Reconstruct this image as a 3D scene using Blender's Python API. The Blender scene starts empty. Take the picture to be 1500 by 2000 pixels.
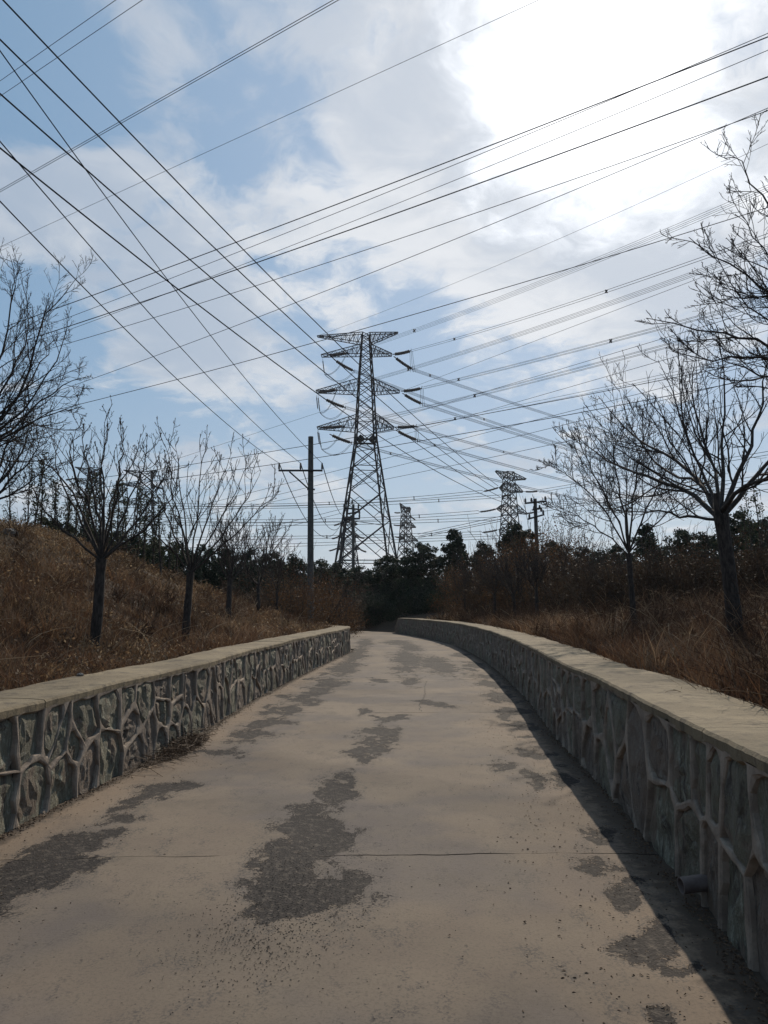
import bpy, math, random
import numpy as np
from mathutils import Vector, noise as mn

C = bpy.context.scene.collection
SC = bpy.context.scene
RNG = np.random.default_rng(7)
random.seed(7)

# ------------------------------------------------------------------ camera
EYE = 1.6
TILT = math.atan(187 / 1500)
cam_d = bpy.data.cameras.new('camera')
cam = bpy.data.objects.new('camera', cam_d)
C.objects.link(cam)
cam.location = (0, 0, EYE)
cam.rotation_euler = (math.pi / 2 + TILT, 0, 0)
cam_d.sensor_fit = 'VERTICAL'
cam_d.sensor_height = 24
cam_d.lens = 18
cam_d.clip_start = 0.05
cam_d.clip_end = 9000
SC.camera = cam

# ------------------------------------------------------------------ sun and sky
SUN_AZ, SUN_EL = math.radians(18.0), math.radians(36.7)
SDIR = Vector((math.sin(SUN_AZ) * math.cos(SUN_EL), math.cos(SUN_AZ) * math.cos(SUN_EL), math.sin(SUN_EL)))
sun_d = bpy.data.lights.new('sun', 'SUN')
sun_d.energy = 4.4
sun_d.angle = math.radians(0.6)
sun_d.color = (1.0, 0.88, 0.72)
sun = bpy.data.objects.new('sun', sun_d)
C.objects.link(sun)
sun.rotation_euler = (-SDIR).to_track_quat('-Z', 'Y').to_euler()
sun.location = (20, 60, 60)

world = bpy.data.worlds.new('World')
SC.world = world
world.use_nodes = True
wt = world.node_tree
wt.nodes.clear()


class NT:
    """tiny node helper"""
    def __init__(s, tree): s.t = tree
    def n(s, kind, **kw):
        nd = s.t.nodes.new(kind)
        for k, v in kw.items(): setattr(nd, k, v)
        return nd
    def l(s, a, b): s.t.links.new(a, b)
    def put(s, sock, v):
        if isinstance(v, bpy.types.NodeSocket): s.l(v, sock)
        elif v is not None: sock.default_value = v
    def m(s, op, a, b=None, c=None, clamp=False):
        nd = s.n('ShaderNodeMath', operation=op, use_clamp=clamp)
        s.put(nd.inputs[0], a)
        if b is not None: s.put(nd.inputs[1], b)
        if c is not None: s.put(nd.inputs[2], c)
        return nd.outputs[0]
    def vm(s, op, a, b=None, sc=None):
        nd = s.n('ShaderNodeVectorMath', operation=op)
        s.put(nd.inputs[0], a)
        if b is not None: s.put(nd.inputs[1], b)
        if sc is not None: s.put(nd.inputs['Scale'], sc)
        return nd.outputs['Value'] if op in ('DOT_PRODUCT', 'LENGTH', 'DISTANCE') else nd.outputs[0]
    def ss(s, v, a, b, o0=0.0, o1=1.0):
        nd = s.n('ShaderNodeMapRange', interpolation_type='SMOOTHSTEP')
        s.put(nd.inputs[0], v)
        nd.inputs[1].default_value = a; nd.inputs[2].default_value = b
        nd.inputs[3].default_value = o0; nd.inputs[4].default_value = o1
        return nd.outputs[0]
    def mix(s, f, a, b, blend='MIX'):
        nd = s.n('ShaderNodeMix', data_type='RGBA', blend_type=blend)
        s.put(nd.inputs[0], f); s.put(nd.inputs[6], a); s.put(nd.inputs[7], b)
        return nd.outputs[2]
    def noise(s, vec, scale, detail=5, rough=0.55, dist=0.0, w=None):
        nd = s.n('ShaderNodeTexNoise')
        s.put(nd.inputs['Vector'], vec)
        nd.inputs['Scale'].default_value = scale
        nd.inputs['Detail'].default_value = detail
        nd.inputs['Roughness'].default_value = rough
        nd.inputs['Distortion'].default_value = dist
        return nd.outputs['Fac']


def rgba(c): return (c[0], c[1], c[2], 1.0)

W = NT(wt)
tc = W.n('ShaderNodeTexCoord')
vdir = W.vm('NORMALIZE', tc.outputs['Generated'])
sep = W.n('ShaderNodeSeparateXYZ'); W.l(vdir, sep.inputs[0])
vx, vy, vz = sep.outputs
zc = W.m('MAXIMUM', vz, 0.0)
sky = W.n('ShaderNodeTexSky', sky_type='NISHITA')
sky.sun_disc = False
sky.sun_elevation = SUN_EL
sky.sun_rotation = SUN_AZ
sky.air_density = 1.0; sky.dust_density = 0.6; sky.ozone_density = 2.0
d = W.m('MAXIMUM', W.vm('DOT_PRODUCT', vdir, tuple(SDIR)), 0.0)
glowA = W.m('POWER', d, 115.0)
glowB = W.m('POWER', d, 5.0)
# cloud layer in plane coordinates
den = W.m('ADD', zc, 0.22)
cmb = W.n('ShaderNodeCombineXYZ')
W.put(cmb.inputs[0], W.m('DIVIDE', vx, den)); W.put(cmb.inputs[1], W.m('DIVIDE', vy, den)); cmb.inputs[2].default_value = 3.7
q = cmb.outputs[0]
wn = W.n('ShaderNodeTexNoise'); W.l(q, wn.inputs['Vector']); wn.inputs['Scale'].default_value = 2.2; wn.inputs['Detail'].default_value = 5
qw = W.vm('ADD', q, W.vm('SCALE', W.vm('SUBTRACT', wn.outputs['Color'], (.5, .5, .5)), None, sc=0.55))
n1 = W.noise(qw, 2.6, 12, 0.60, 0.0)
n2 = W.noise(W.vm('ADD', qw, (5.2, 1.3, 2.0)), 7.5, 9, 0.64, 0.0)
n3 = W.noise(W.vm('ADD', qw, (9.2, 4.3, 7.0)), 1.9, 7, 0.58, 0.0)


def dirpx(px, py):
    cx, cy = (px - 750) / 1500, (1000 - py) / 1500
    v = Vector((cx, math.cos(TILT) - cy * math.sin(TILT), math.sin(TILT) + cy * math.cos(TILT)))
    return v


blobs = None
# big soft cloud banks, as directions in the sky and angular radius
for (px, py, r, a) in [(330, 130, .13, .30), (60, 400, .09, .30), (470, 640, .16, .30), (300, 560, .10, .26),
                       (720, 250, .06, .34), (1060, 440, .17, .34), (1400, 340, .09, .30), (930, 480, .1, .22),
                       (600, 430, .10, .10), (520, 230, .16, -.04), (180, 330, .07, .12), (1130, 60, .26, .42),
                       (120, 120, .07, -.22), (620, 540, .07, -.25), (860, 330, .05, -.1), (140, 700, .12, -.3),
                       (820, 560, .07, -.15), (1250, 560, .1, .1), (60, 230, .07, -.25)]:
    c = dirpx(px, py).normalized()
    dd = W.vm('DISTANCE', vdir, tuple(c))
    g = W.m('MULTIPLY', W.ss(dd, 0.0, r * 1.6, 1.0, 0.0), a)
    blobs = g if blobs is None else W.m('ADD', blobs, g)
den1 = W.m('ADD', W.m('ADD', W.m('MULTIPLY', n1, .85), W.m('MULTIPLY', n2, .25)), W.m('MULTIPLY', blobs, 0.50))
cmask = W.ss(den1, 0.52, 0.66)
thick = W.ss(W.m('ADD', n3, W.m('MULTIPLY', W.m('SUBTRACT', den1, .6), .35)), 0.40, 0.62)
# sky base
nis = W.vm('SCALE', sky.outputs[0], None, sc=0.085)
blue = W.mix(0.6, nis, rgba((0.165, 0.350, 0.545)))
hz = W.m('POWER', W.m('SUBTRACT', 1.0, zc, clamp=True), 6.0)
base = W.mix(W.m('MULTIPLY', hz, 0.92), blue, rgba((0.50, 0.555, 0.60)))
base = W.mix(W.m('MULTIPLY', glowB, 0.42, clamp=True), base, rgba((0.58, 0.67, 0.83)))
ccol = W.mix(thick, rgba((0.58, 0.62, 0.67)), rgba((0.32, 0.41, 0.54)))
ccol = W.mix(W.m('MULTIPLY', W.m('MULTIPLY', glowB, W.m('SUBTRACT', 1.25, W.m('MULTIPLY', thick, .6))), 0.95, clamp=True), ccol, rgba((0.88, 0.89, 0.91)))
skyc = W.mix(W.m('MULTIPLY', cmask, 0.86), base, ccol)
gC = W.m('POWER', d, 24.0)
gs = W.m('ADD', gC, W.m('ADD', W.m('MULTIPLY', W.m('SUBTRACT', n1, .5), 1.5), W.m('MULTIPLY', W.m('SUBTRACT', n2, .5), .35)))
gl = W.m('MULTIPLY', W.ss(gs, 0.56, 1.10), W.m('POWER', d, 8.0))
comb = W.mix(1.0, skyc, W.mix(gl, rgba((0, 0, 0)), rgba((0.95, 0.92, 0.88))), blend='ADD')
gn = comb.node
# clamp_factor would stop the glow at 1
for nd in wt.nodes:
    if nd.bl_idname == 'ShaderNodeMix': nd.clamp_factor = True
# darken below the horizon
comb = W.mix(W.ss(vz, -0.12, -0.02), rgba((0.12, 0.10, 0.08)), comb)
bg = W.n('ShaderNodeBackground'); W.l(comb, bg.inputs[0]); bg.inputs[1].default_value = 1.0
wo = W.n('ShaderNodeOutputWorld'); W.l(bg.outputs[0], wo.inputs[0])

SC.view_settings.view_transform = 'Standard'
SC.view_settings.look = 'None'
SC.view_settings.exposure = 0.0
SC.view_settings.gamma = 1.0
SC.view_settings.use_curve_mapping = False

# ------------------------------------------------------------------ helpers
ct, st_ = math.cos(TILT), math.sin(TILT)


def ray(px, py):
    cx, cy = (px - 750) / 1500, (1000 - py) / 1500
    return np.array([cx, ct - cy * st_, st_ + cy * ct])


def at(px, py, D):
    """point seen at px,py of the photograph, D metres ahead"""
    r = ray(px, py)
    return np.array([0, 0, EYE]) + r * (D / r[1])


def gpt(px, py, z=0.0):
    r = ray(px, py)
    return np.array([0, 0, EYE]) + r * ((z - EYE) / r[2])


def tag(o, label=None, cat=None, group=None, kind=None):
    if label: o['label'] = label
    if cat: o['category'] = cat
    if group: o['group'] = group
    if kind: o['kind'] = kind
    return o


def empty(name, loc, label, cat, group=None):
    o = bpy.data.objects.new(name, None)
    o.empty_display_size = 0.3
    C.objects.link(o)
    o.location = tuple(loc)
    return tag(o, label, cat, group)


def link(name, me, parent=None, world_verts=True):
    o = bpy.data.objects.new(name, me)
    C.objects.link(o)
    if parent is not None:
        o.parent = parent
        if world_verts:   # vertices were given in world space: undo the parents' offset
            off = Vector((0, 0, 0)); p = parent
            while p is not None:
                off += p.location; p = p.parent
            o.location = -off
    return o


def mesh_np(name, V, F, mat=None, smooth=False, mats=None, midx=None, attrs=None):
    V = np.asarray(V, dtype=np.float32).reshape(-1, 3)
    F = np.asarray(F, dtype=np.int32)
    me = bpy.data.meshes.new(name)
    me.vertices.add(len(V)); me.vertices.foreach_set('co', V.ravel())
    k = F.shape[1]
    me.loops.add(F.size); me.loops.foreach_set('vertex_index', F.ravel())
    me.polygons.add(len(F))
    me.polygons.foreach_set('loop_start', np.arange(0, F.size, k, dtype=np.int32))
    try: me.polygons.foreach_set('loop_total', np.full(len(F), k, dtype=np.int32))
    except Exception: pass
    for m_ in (mats or ([mat] if mat else [])): me.materials.append(m_)
    if midx is not None: me.polygons.foreach_set('material_index', np.asarray(midx, dtype=np.int32))
    me.polygons.foreach_set('use_smooth', np.full(len(F), smooth, dtype=bool))
    if attrs:
        for an, arr in attrs.items():
            a = me.attributes.new(an, 'FLOAT', 'POINT')
            a.data.foreach_set('value', np.asarray(arr, dtype=np.float32))
    me.update(calc_edges=True)
    me.validate()
    return me


def join(parts):
    """parts = [(V,F)], same face size"""
    vs, fs, o = [], [], 0
    for V, F in parts:
        V = np.asarray(V, float).reshape(-1, 3); F = np.asarray(F, int)
        vs.append(V); fs.append(F + o); o += len(V)
    return np.concatenate(vs), np.concatenate(fs)


def tubes(P, R, sides=4, cap=False):
    """P (B,n,3) polylines, R (B,n) radii -> quads"""
    P = np.asarray(P, float); R = np.asarray(R, float)
    if P.ndim == 2: P = P[None]; R = R[None]
    B, n, _ = P.shape
    T = np.gradient(P, axis=1)
    T /= np.linalg.norm(T, axis=2, keepdims=True) + 1e-9
    ref = np.zeros_like(T); ref[..., 2] = 1.0
    m = np.abs(T[:, :1, 2]).repeat(n, 1) > 0.92
    ref[m] = (1.0, 0.13, 0.0)
    A = np.cross(T, ref); A /= np.linalg.norm(A, axis=2, keepdims=True) + 1e-9
    Bn = np.cross(T, A)
    an = np.arange(sides) * 2 * math.pi / sides
    V = P[:, :, None] + R[:, :, None, None] * (A[:, :, None] * np.cos(an)[None, None, :, None] + Bn[:, :, None] * np.sin(an)[None, None, :, None])
    idx = np.arange(B * n * sides).reshape(B, n, sides)
    a = idx[:, :-1]; b = idx[:, 1:]
    F = np.stack([a, np.roll(a, -1, 2), np.roll(b, -1, 2), b], -1).reshape(-1, 4)
    V = V.reshape(-1, 3)
    if cap and sides == 4:
        F = np.concatenate([F, idx[:, 0][:, ::-1], idx[:, -1]])
    elif cap:
        extra_v = [P[:, 0], P[:, -1]]
        o = len(V)
        V = np.concatenate([V] + extra_v)
        F2 = []
        for b_ in range(B):
            for j in range(sides):
                j2 = (j + 1) % sides
                F2.append((idx[b_, 0, j2], idx[b_, 0, j], o + b_, o + b_))
                F2.append((idx[b_, -1, j], idx[b_, -1, j2], o + B + b_, o + B + b_))
        F = np.concatenate([F, np.array(F2)])
    return V, F


def bar(a, b, w):
    return tubes(np.array([[a, b]], float), np.full((1, 2), w * 0.707), 4, True)


def hashn(ix, iy, seed=0):
    h = np.sin(ix * 127.1 + iy * 311.7 + seed * 74.7) * 43758.5453
    return h - np.floor(h)


def vnoise(x, y, seed=0):
    x = np.asarray(x, float); y = np.asarray(y, float)
    ix, iy = np.floor(x), np.floor(y)
    fx, fy = x - ix, y - iy
    fx = fx * fx * (3 - 2 * fx); fy = fy * fy * (3 - 2 * fy)
    a, b = hashn(ix, iy, seed), hashn(ix + 1, iy, seed)
    c, d_ = hashn(ix, iy + 1, seed), hashn(ix + 1, iy + 1, seed)
    return (a * (1 - fx) + b * fx) * (1 - fy) + (c * (1 - fx) + d_ * fx) * fy


def fbm(x, y, oct=4, seed=0):
    s, a, t = 0, .5, 0
    for i in range(oct):
        s = s + a * vnoise(x * 2 ** i, y * 2 ** i, seed + i * 13); t += a; a *= .5
    return s / t


def sstep(a, b, x):
    t = np.clip((x - a) / (b - a), 0, 1)
    return t * t * (3 - 2 * t)


# ------------------------------------------------------------------ materials
def mat(name, build):
    m_ = bpy.data.materials.new(name)
    m_.use_nodes = True
    t = m_.node_tree; t.nodes.clear()
    N = NT(t)
    out = N.n('ShaderNodeOutputMaterial')
    bs = N.n('ShaderNodeBsdfPrincipled')
    bs.inputs['Specular IOR Level'].default_value = 0.2
    bs.inputs['Roughness'].default_value = 0.9
    sh = build(N, bs)
    N.l(sh if sh is not None else bs.outputs[0], out.inputs[0])
    return m_


def bump(N, bs, h, strength=0.5, dist=0.02):
    b = N.n('ShaderNodeBump'); b.inputs['Strength'].default_value = strength
    b.inputs['Distance'].default_value = dist
    N.l(h, b.inputs['Height']); N.l(b.outputs[0], bs.inputs['Normal'])


def geo(N): return N.n('ShaderNodeNewGeometry').outputs['Position']


def b_road(N, bs):
    P = geo(N)
    wear = N.n('ShaderNodeAttribute', attribute_name='wear').outputs['Fac']
    sand = N.n('ShaderNodeAttribute', attribute_name='sand').outputs['Fac']
    big = N.noise(P, 0.55, 4, 0.5)
    mid = N.noise(P, 3.0, 6, 0.6)
    fine = N.noise(P, 70.0, 4, 0.7)
    fine2 = N.noise(P, 260.0, 2, 0.7)
    stretch = N.n('ShaderNodeMapping'); N.l(P, stretch.inputs[0]); stretch.inputs['Scale'].default_value = (1.0, 0.55, 1)
    ed = N.noise(stretch.outputs[0], 7.0, 8, 0.72, 0.3)
    base = N.mix(N.ss(big, .35, .65), rgba((0.134, 0.105, 0.082)), rgba((0.180, 0.142, 0.108)))
    pur = N.noise(N.vm('ADD', P, (7, 3, 1)), 0.8, 3, 0.5)
    base = N.mix(N.ss(pur, .46, .62, 0, .75), base, rgba((0.100, 0.086, 0.082)))
    blot = N.noise(N.vm('ADD', P, (2, 9, 1)), 1.7, 7, 0.62, .4)
    base = N.mix(N.ss(blot, .52, .70, 0, .5), base, rgba((0.092, 0.076, 0.062)))
    base = N.mix(N.ss(mid, .3, .75, 0, .35), base, rgba((0.168, 0.138, 0.100)))
    base = N.mix(N.m('MULTIPLY', sand, 0.8), base, rgba((0.185, 0.138, 0.100)))
    base = N.mix(N.ss(fine, .46, .72, 0, .55), base, rgba((0.080, 0.065, 0.052)))
    f3 = N.noise(P, 28.0, 6, 0.7)
    base = N.mix(N.ss(f3, .54, .74, 0, .5), base, rgba((0.088, 0.072, 0.058)))
    base = N.mix(N.ss(f3, .40, .25, 0, .5), base, rgba((0.20, 0.165, 0.125)))
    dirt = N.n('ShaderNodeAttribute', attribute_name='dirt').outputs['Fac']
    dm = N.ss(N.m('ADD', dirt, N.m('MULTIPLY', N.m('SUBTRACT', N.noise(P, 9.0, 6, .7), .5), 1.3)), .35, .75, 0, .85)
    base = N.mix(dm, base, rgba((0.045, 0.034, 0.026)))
    # small pits and dark spots
    sp = N.noise(P, 22.0, 2, 0.5)
    base = N.mix(N.ss(sp, .70, .76, 0, .7), base, rgba((0.05, 0.042, 0.036)))
    ed2 = N.noise(P, 2.4, 6, .62, .2)
    wv = N.m('ADD', wear, N.m('ADD', N.m('MULTIPLY', N.m('SUBTRACT', ed, 0.5), 1.9), N.m('MULTIPLY', N.m('SUBTRACT', ed2, 0.52), 1.0)))
    wv = N.m('ADD', wv, N.m('MULTIPLY', N.m('SUBTRACT', fine, 0.5), 0.55))
    wm = N.ss(wv, 0.37, 0.47)
    halo = N.ss(wv, 0.0, 0.37, 0, 0.85)
    grit = N.n('ShaderNodeTexVoronoi'); grit.inputs['Scale'].default_value = 75.0
    N.l(P, grit.inputs['Vector'])
    base = N.mix(N.m('MULTIPLY', halo, N.ss(fine, .42, .56)), base, rgba((0.075, 0.065, 0.058)))
    agg = N.mix(N.ss(fine, .3, .7), rgba((0.009, 0.008, 0.008)), rgba((0.034, 0.028, 0.026)))
    agg = N.mix(N.ss(grit.outputs['Color'], .82, .95, 0, .45), agg, rgba((0.16, 0.135, 0.115)))
    lump = N.noise(P, 16.0, 5, .65)
    agg = N.mix(N.ss(lump, .50, .66, 0, .6), agg, rgba((0.105, 0.088, 0.072)))
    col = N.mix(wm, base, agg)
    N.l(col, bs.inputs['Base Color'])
    bs.inputs['Roughness'].default_value = 0.88
    h = N.m('ADD', N.m('MULTIPLY', wm, N.m('SUBTRACT', N.m('MULTIPLY', grit.outputs['Distance'], .35), .7)),
            N.m('ADD', N.m('MULTIPLY', fine, .15), N.m('MULTIPLY', fine2, .08)))
    h = N.m('ADD', h, N.m('MULTIPLY', mid, 0.5))
    bump(N, bs, h, 0.8, 0.012)


def b_roadbase(N, bs):
    f = N.noise(geo(N), 40, 3)
    N.l(N.mix(f, rgba((.02, .017, .014)), rgba((.05, .04, .03))), bs.inputs['Base Color'])


def b_cap(N, bs):
    P = geo(N)
    st = N.noise(N.vm('MULTIPLY', P, (1.0, 1.0, .12)), 5.0, 6, .7, .6)
    a = N.noise(P, 1.1, 5, .6); b = N.noise(P, 9.0, 6, .65); c = N.noise(P, 90, 3, .7)
    col = N.mix(N.ss(a, .35, .65), rgba((0.160, 0.128, 0.085)), rgba((0.225, 0.182, 0.120)))
    col = N.mix(N.ss(b, .48, .72, 0, .7), col, rgba((0.10, 0.083, 0.063)))
    col = N.mix(N.ss(c, .55, .8, 0, .5), col, rgba((0.09, 0.075, 0.06)))
    N.l(col, bs.inputs['Base Color'])
    col = N.mix(N.ss(st, .52, .64, 0, .75), col, rgba((0.075, 0.062, 0.048)))
    N.l(col, bs.inputs['Base Color'])
    h = N.m('ADD', N.m('MULTIPLY', b, .9), N.m('ADD', N.m('MULTIPLY', c, .35), st))
    bump(N, bs, h, 0.8, 0.02)


def b_mortar(N, bs):
    P = geo(N)
    b = N.noise(P, 6.0, 6, .65); c = N.noise(P, 38, 5, .7)
    col = N.mix(N.ss(b, .3, .7), rgba((0.160, 0.128, 0.104)), rgba((0.295, 0.245, 0.200)))
    col = N.mix(N.ss(c, .5, .8, 0, .6), col, rgba((0.085, 0.07, 0.058)))
    N.l(col, bs.inputs['Base Color'])
    bump(N, bs, N.m('ADD', N.m('MULTIPLY', b, .8), N.m('MULTIPLY', c, .4)), 0.8, 0.014)


def b_stone(green, light):
    def f(N, bs):
        P = geo(N)
        oi = N.n('ShaderNodeObjectInfo')
        Pv = N.vm('ADD', P, N.vm('SCALE', oi.outputs['Location'], None, sc=3.0))
        mp = N.n('ShaderNodeMapping'); N.l(Pv, mp.inputs[0]); mp.inputs['Scale'].default_value = (1.2, 1.2, .45); mp.inputs['Rotation'].default_value = (.3, .2, .1)
        a = N.noise(mp.outputs[0], 5.0, 7, .65, 1.2); b = N.noise(mp.outputs[0], 22.0, 6, .7, .6); c = N.noise(P, 90, 3, .7)
        dark = (0.070, 0.060, 0.052); brown = (0.195, 0.152, 0.120)
        gcol = (0.180, 0.170, 0.128) if green else (0.185, 0.150, 0.124)
        lcol = (0.36, 0.37, 0.31) if light else (0.24, 0.222, 0.19)
        col = N.mix(N.ss(a, .34, .50), rgba(dark), rgba(gcol))
        col = N.mix(N.ss(b, .48, .68, 0, .8), col, rgba(lcol))
        col = N.mix(N.ss(N.noise(Pv, 3.2, 4, .6, .5), .52, .62, 0, .85), col, rgba(brown))
        col = N.mix(N.ss(c, .5, .75, 0, .5), col, rgba((0.035, 0.03, 0.028)))
        N.l(col, bs.inputs['Base Color'])
        bs.inputs['Roughness'].default_value = 0.75
        bump(N, bs, N.m('ADD', N.m('MULTIPLY', a, 1.3), N.m('ADD', b, N.m('MULTIPLY', c, .3))), 1.0, 0.045)
    return f


def b_soil(N, bs):
    P = geo(N)
    a = N.noise(P, .5, 5); b = N.noise(P, 12, 5, .7)
    col = N.mix(a, rgba((0.050, 0.034, 0.024)), rgba((0.100, 0.070, 0.044)))
    col = N.mix(N.ss(b, .35, .7), rgba((0.04, 0.026, 0.018)), col)
    N.l(col, bs.inputs['Base Color'])
    bump(N, bs, b, .9, .08)


def leafy(cols, transl=0.35, attr='tint', nscale=0.7):
    def f(N, bs):
        t = N.n('ShaderNodeAttribute', attribute_name=attr).outputs['Fac']
        P = geo(N)
        n = N.noise(P, nscale, 3)
        cr = N.n('ShaderNodeValToRGB')
        cr.color_ramp.interpolation = 'LINEAR'
        e = cr.color_ramp.elements
        e[0].color = rgba(cols[0]); e[1].color = rgba(cols[-1])
        for i, c in enumerate(cols[1:-1]):
            x = e.new((i + 1) / (len(cols) - 1)); x.color = rgba(c)
        N.l(N.m('ADD', N.m('MULTIPLY', t, .65), N.m('MULTIPLY', N.ss(n, .3, .7), .35), clamp=True), cr.inputs[0])
        N.l(cr.outputs[0], bs.inputs['Base Color'])
        bs.inputs['Roughness'].default_value = .7
        tr = N.n('ShaderNodeBsdfTranslucent'); N.l(cr.outputs[0], tr.inputs[0])
        mx = N.n('ShaderNodeMixShader'); mx.inputs[0].default_value = transl
        N.l(bs.outputs[0], mx.inputs[1]); N.l(tr.outputs[0], mx.inputs[2])
        return mx.outputs[0]
    return f


def b_bark(c0, c1):
    def f(N, bs):
        P = geo(N)
        mp = N.n('ShaderNodeMapping'); N.l(P, mp.inputs[0]); mp.inputs['Scale'].default_value = (1, 1, .3)
        a = N.noise(mp.outputs[0], 30, 5, .7)
        N.l(N.mix(N.ss(a, .35, .65), rgba(c0), rgba(c1)), bs.inputs['Base Color'])
        bump(N, bs, a, .8, .02)
    return f


def b_flat(c0, c1, sc=4.0, rough=.8, metal=0.0, bs_d=.004):
    def f(N, bs):
        a = N.noise(geo(N), sc, 5, .6)
        N.l(N.mix(N.ss(a, .3, .7), rgba(c0), rgba(c1)), bs.inputs['Base Color'])
        bs.inputs['Roughness'].default_value = rough
        bs.inputs['Metallic'].default_value = metal
        bump(N, bs, a, .4, bs_d)
    return f


def b_matte(c):
    def f(N, bs):
        df = N.n('ShaderNodeBsdfDiffuse'); df.inputs[0].default_value = rgba(c)
        return df.outputs[0]
    return f


M = {
    'road': mat('weathered_concrete_road', b_road), 'roadbase_joint_shade': mat('dark_road_bed_and_joint_shade', b_roadbase),
    'cap': mat('cement_cap', b_cap), 'mortar': mat('cement_mortar', b_mortar),
    'stone_green': mat('green_slate_stone', b_stone(True, False)), 'stone_brown': mat('brown_rubble_stone', b_stone(False, False)),
    'stone_light': mat('pale_flecked_stone', b_stone(True, True)),
    'soil': mat('dry_soil', b_soil),
    'grass': mat('dry_tan_grass', leafy([(0.036, 0.023, 0.016), (0.090, 0.056, 0.033), (0.185, 0.122, 0.070), (0.43, 0.34, 0.22)], .40)),
    'redgrass': mat('dry_red_brown_weeds', leafy([(0.032, 0.018, 0.013), (0.074, 0.040, 0.025), (0.140, 0.078, 0.044), (0.35, 0.25, 0.16)], .34)),
    'straw': mat('pale_straw', leafy([(0.22, 0.15, 0.09), (0.42, 0.33, 0.22)], .35)),
    'evergreen': mat('dark_evergreen_leaves', leafy([(0.007, 0.013, 0.009), (0.017, 0.028, 0.016), (0.045, 0.062, 0.032)], .10)),
    'farwood': mat('far_woodland_leaves', leafy([(0.008, 0.012, 0.010), (0.018, 0.024, 0.017), (0.035, 0.034, 0.024)], .08)),
    'poplar': mat('poplar_shoot_leaves', leafy([(0.018, 0.024, 0.012), (0.045, 0.055, 0.025)], .25)),
    'brownleaf': mat('withered_brown_leaves', leafy([(0.040, 0.022, 0.012), (0.080, 0.042, 0.020), (0.15, 0.082, 0.036)], .3)),
    'brownleaf2': mat('withered_dark_leaves', leafy([(0.025, 0.017, 0.012), (0.048, 0.031, 0.020), (0.09, 0.058, 0.034)], .25)),
    'bark': mat('dark_bark', b_bark((0.022, 0.018, 0.016), (0.060, 0.048, 0.042))),
    'barkg': mat('grey_bark', b_bark((0.035, 0.032, 0.028), (0.085, 0.076, 0.064))),
    'bud': mat('twig_buds', b_flat((0.06, 0.045, 0.035), (0.13, 0.10, 0.08), 30)),
    'pole': mat('grey_concrete_pole', b_flat((0.050, 0.050, 0.048), (0.085, 0.083, 0.078), 6)),
    'iron': mat('dark_iron', b_flat((0.020, 0.021, 0.023), (0.035, 0.036, 0.038), 6, .6)),
    'steel': mat('weathered_tower_steel', b_matte((0.020, 0.023, 0.029))),
    'insul': mat('dark_insulator', b_flat((0.030, 0.026, 0.028), (0.05, 0.045, 0.045), 5, .85)),
    'wire': mat('dark_wire', b_matte((0.014, 0.017, 0.023))),
    'pipe': mat('grey_pink_plastic_pipe', b_flat((0.10, 0.08, 0.075), (0.17, 0.14, 0.13), 14, .7)),
    'debris': mat('dead_leaf_litter', leafy([(0.03, 0.02, 0.014), (0.075, 0.045, 0.028), (0.15, 0.10, 0.06)], .1, nscale=9.0)),
    'grit': mat('dark_grit', b_flat((0.02, 0.018, 0.016), (0.05, 0.042, 0.036), 30)),
    'rock': mat('grey_rock', b_flat((0.12, 0.11, 0.10), (0.22, 0.20, 0.18), 8)),
}

# ------------------------------------------------------------------ the plan of the road
LB = [gpt(*p)[:2] for p in [(0, 1634), (123, 1570), (177, 1545), (384, 1439), (480, 1375), (576, 1325), (640, 1294), (696, 1268)]]
LB = [np.array([-2.98, -5.0]), np.array([-2.80, 2.5])] + LB
RB = [gpt(*p)[:2] for p in [(1480, 1914), (1366, 1755), (1300, 1689), (1174, 1532), (1090, 1448), (1026, 1360), (955, 1295), (893, 1260), (821, 1243), (771, 1236)]]
RB = [np.array([1.05, -5.0]), np.array([1.42, 1.0])] + RB
LB = np.array(LB); RB = np.array(RB)
LEND = LB[-1].copy()
LB_full = np.vstack([LB, [LEND[0] - 1.1, LEND[1] + 1.3], [LEND[0] - 3.6, LEND[1] + 2.6], [LEND[0] - 6.5, LEND[1] + 3.6]])


def smooth_path(P, step=0.25, it=2):
    P = np.array(P, float)
    for _ in range(it):
        Q = [P[0]]
        for a, b in zip(P[:-1], P[1:]):
            Q += [a * .75 + b * .25, a * .25 + b * .75]
        Q.append(P[-1]); P = np.array(Q)
    s = np.concatenate([[0], np.cumsum(np.linalg.norm(np.diff(P, axis=0), axis=1))])
    n = int(s[-1] / step) + 1
    t = np.linspace(0, s[-1], n)
    return np.stack([np.interp(t, s, P[:, 0]), np.interp(t, s, P[:, 1])], 1), t


ylk = np.concatenate([LB[:, 1], [LEND[1] + 2, LEND[1] + 7, 48, 62, 75]])
xlk = np.concatenate([LB[:, 0], [LEND[0] - 1.6, LEND[0] - 4.5, -10, -19, -30]])
yrk = np.concatenate([RB[:, 1], [52.5, 56, 60, 66, 75]])
xrk = np.concatenate([RB[:, 0], [-.3, -3.0, -7.5, -15, -26]])


def XL(y): return np.interp(y, ylk, xlk)
def XR(y): return np.interp(y, yrk, xrk)


HL, HR, TH = 0.89, 0.96, 0.68


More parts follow.
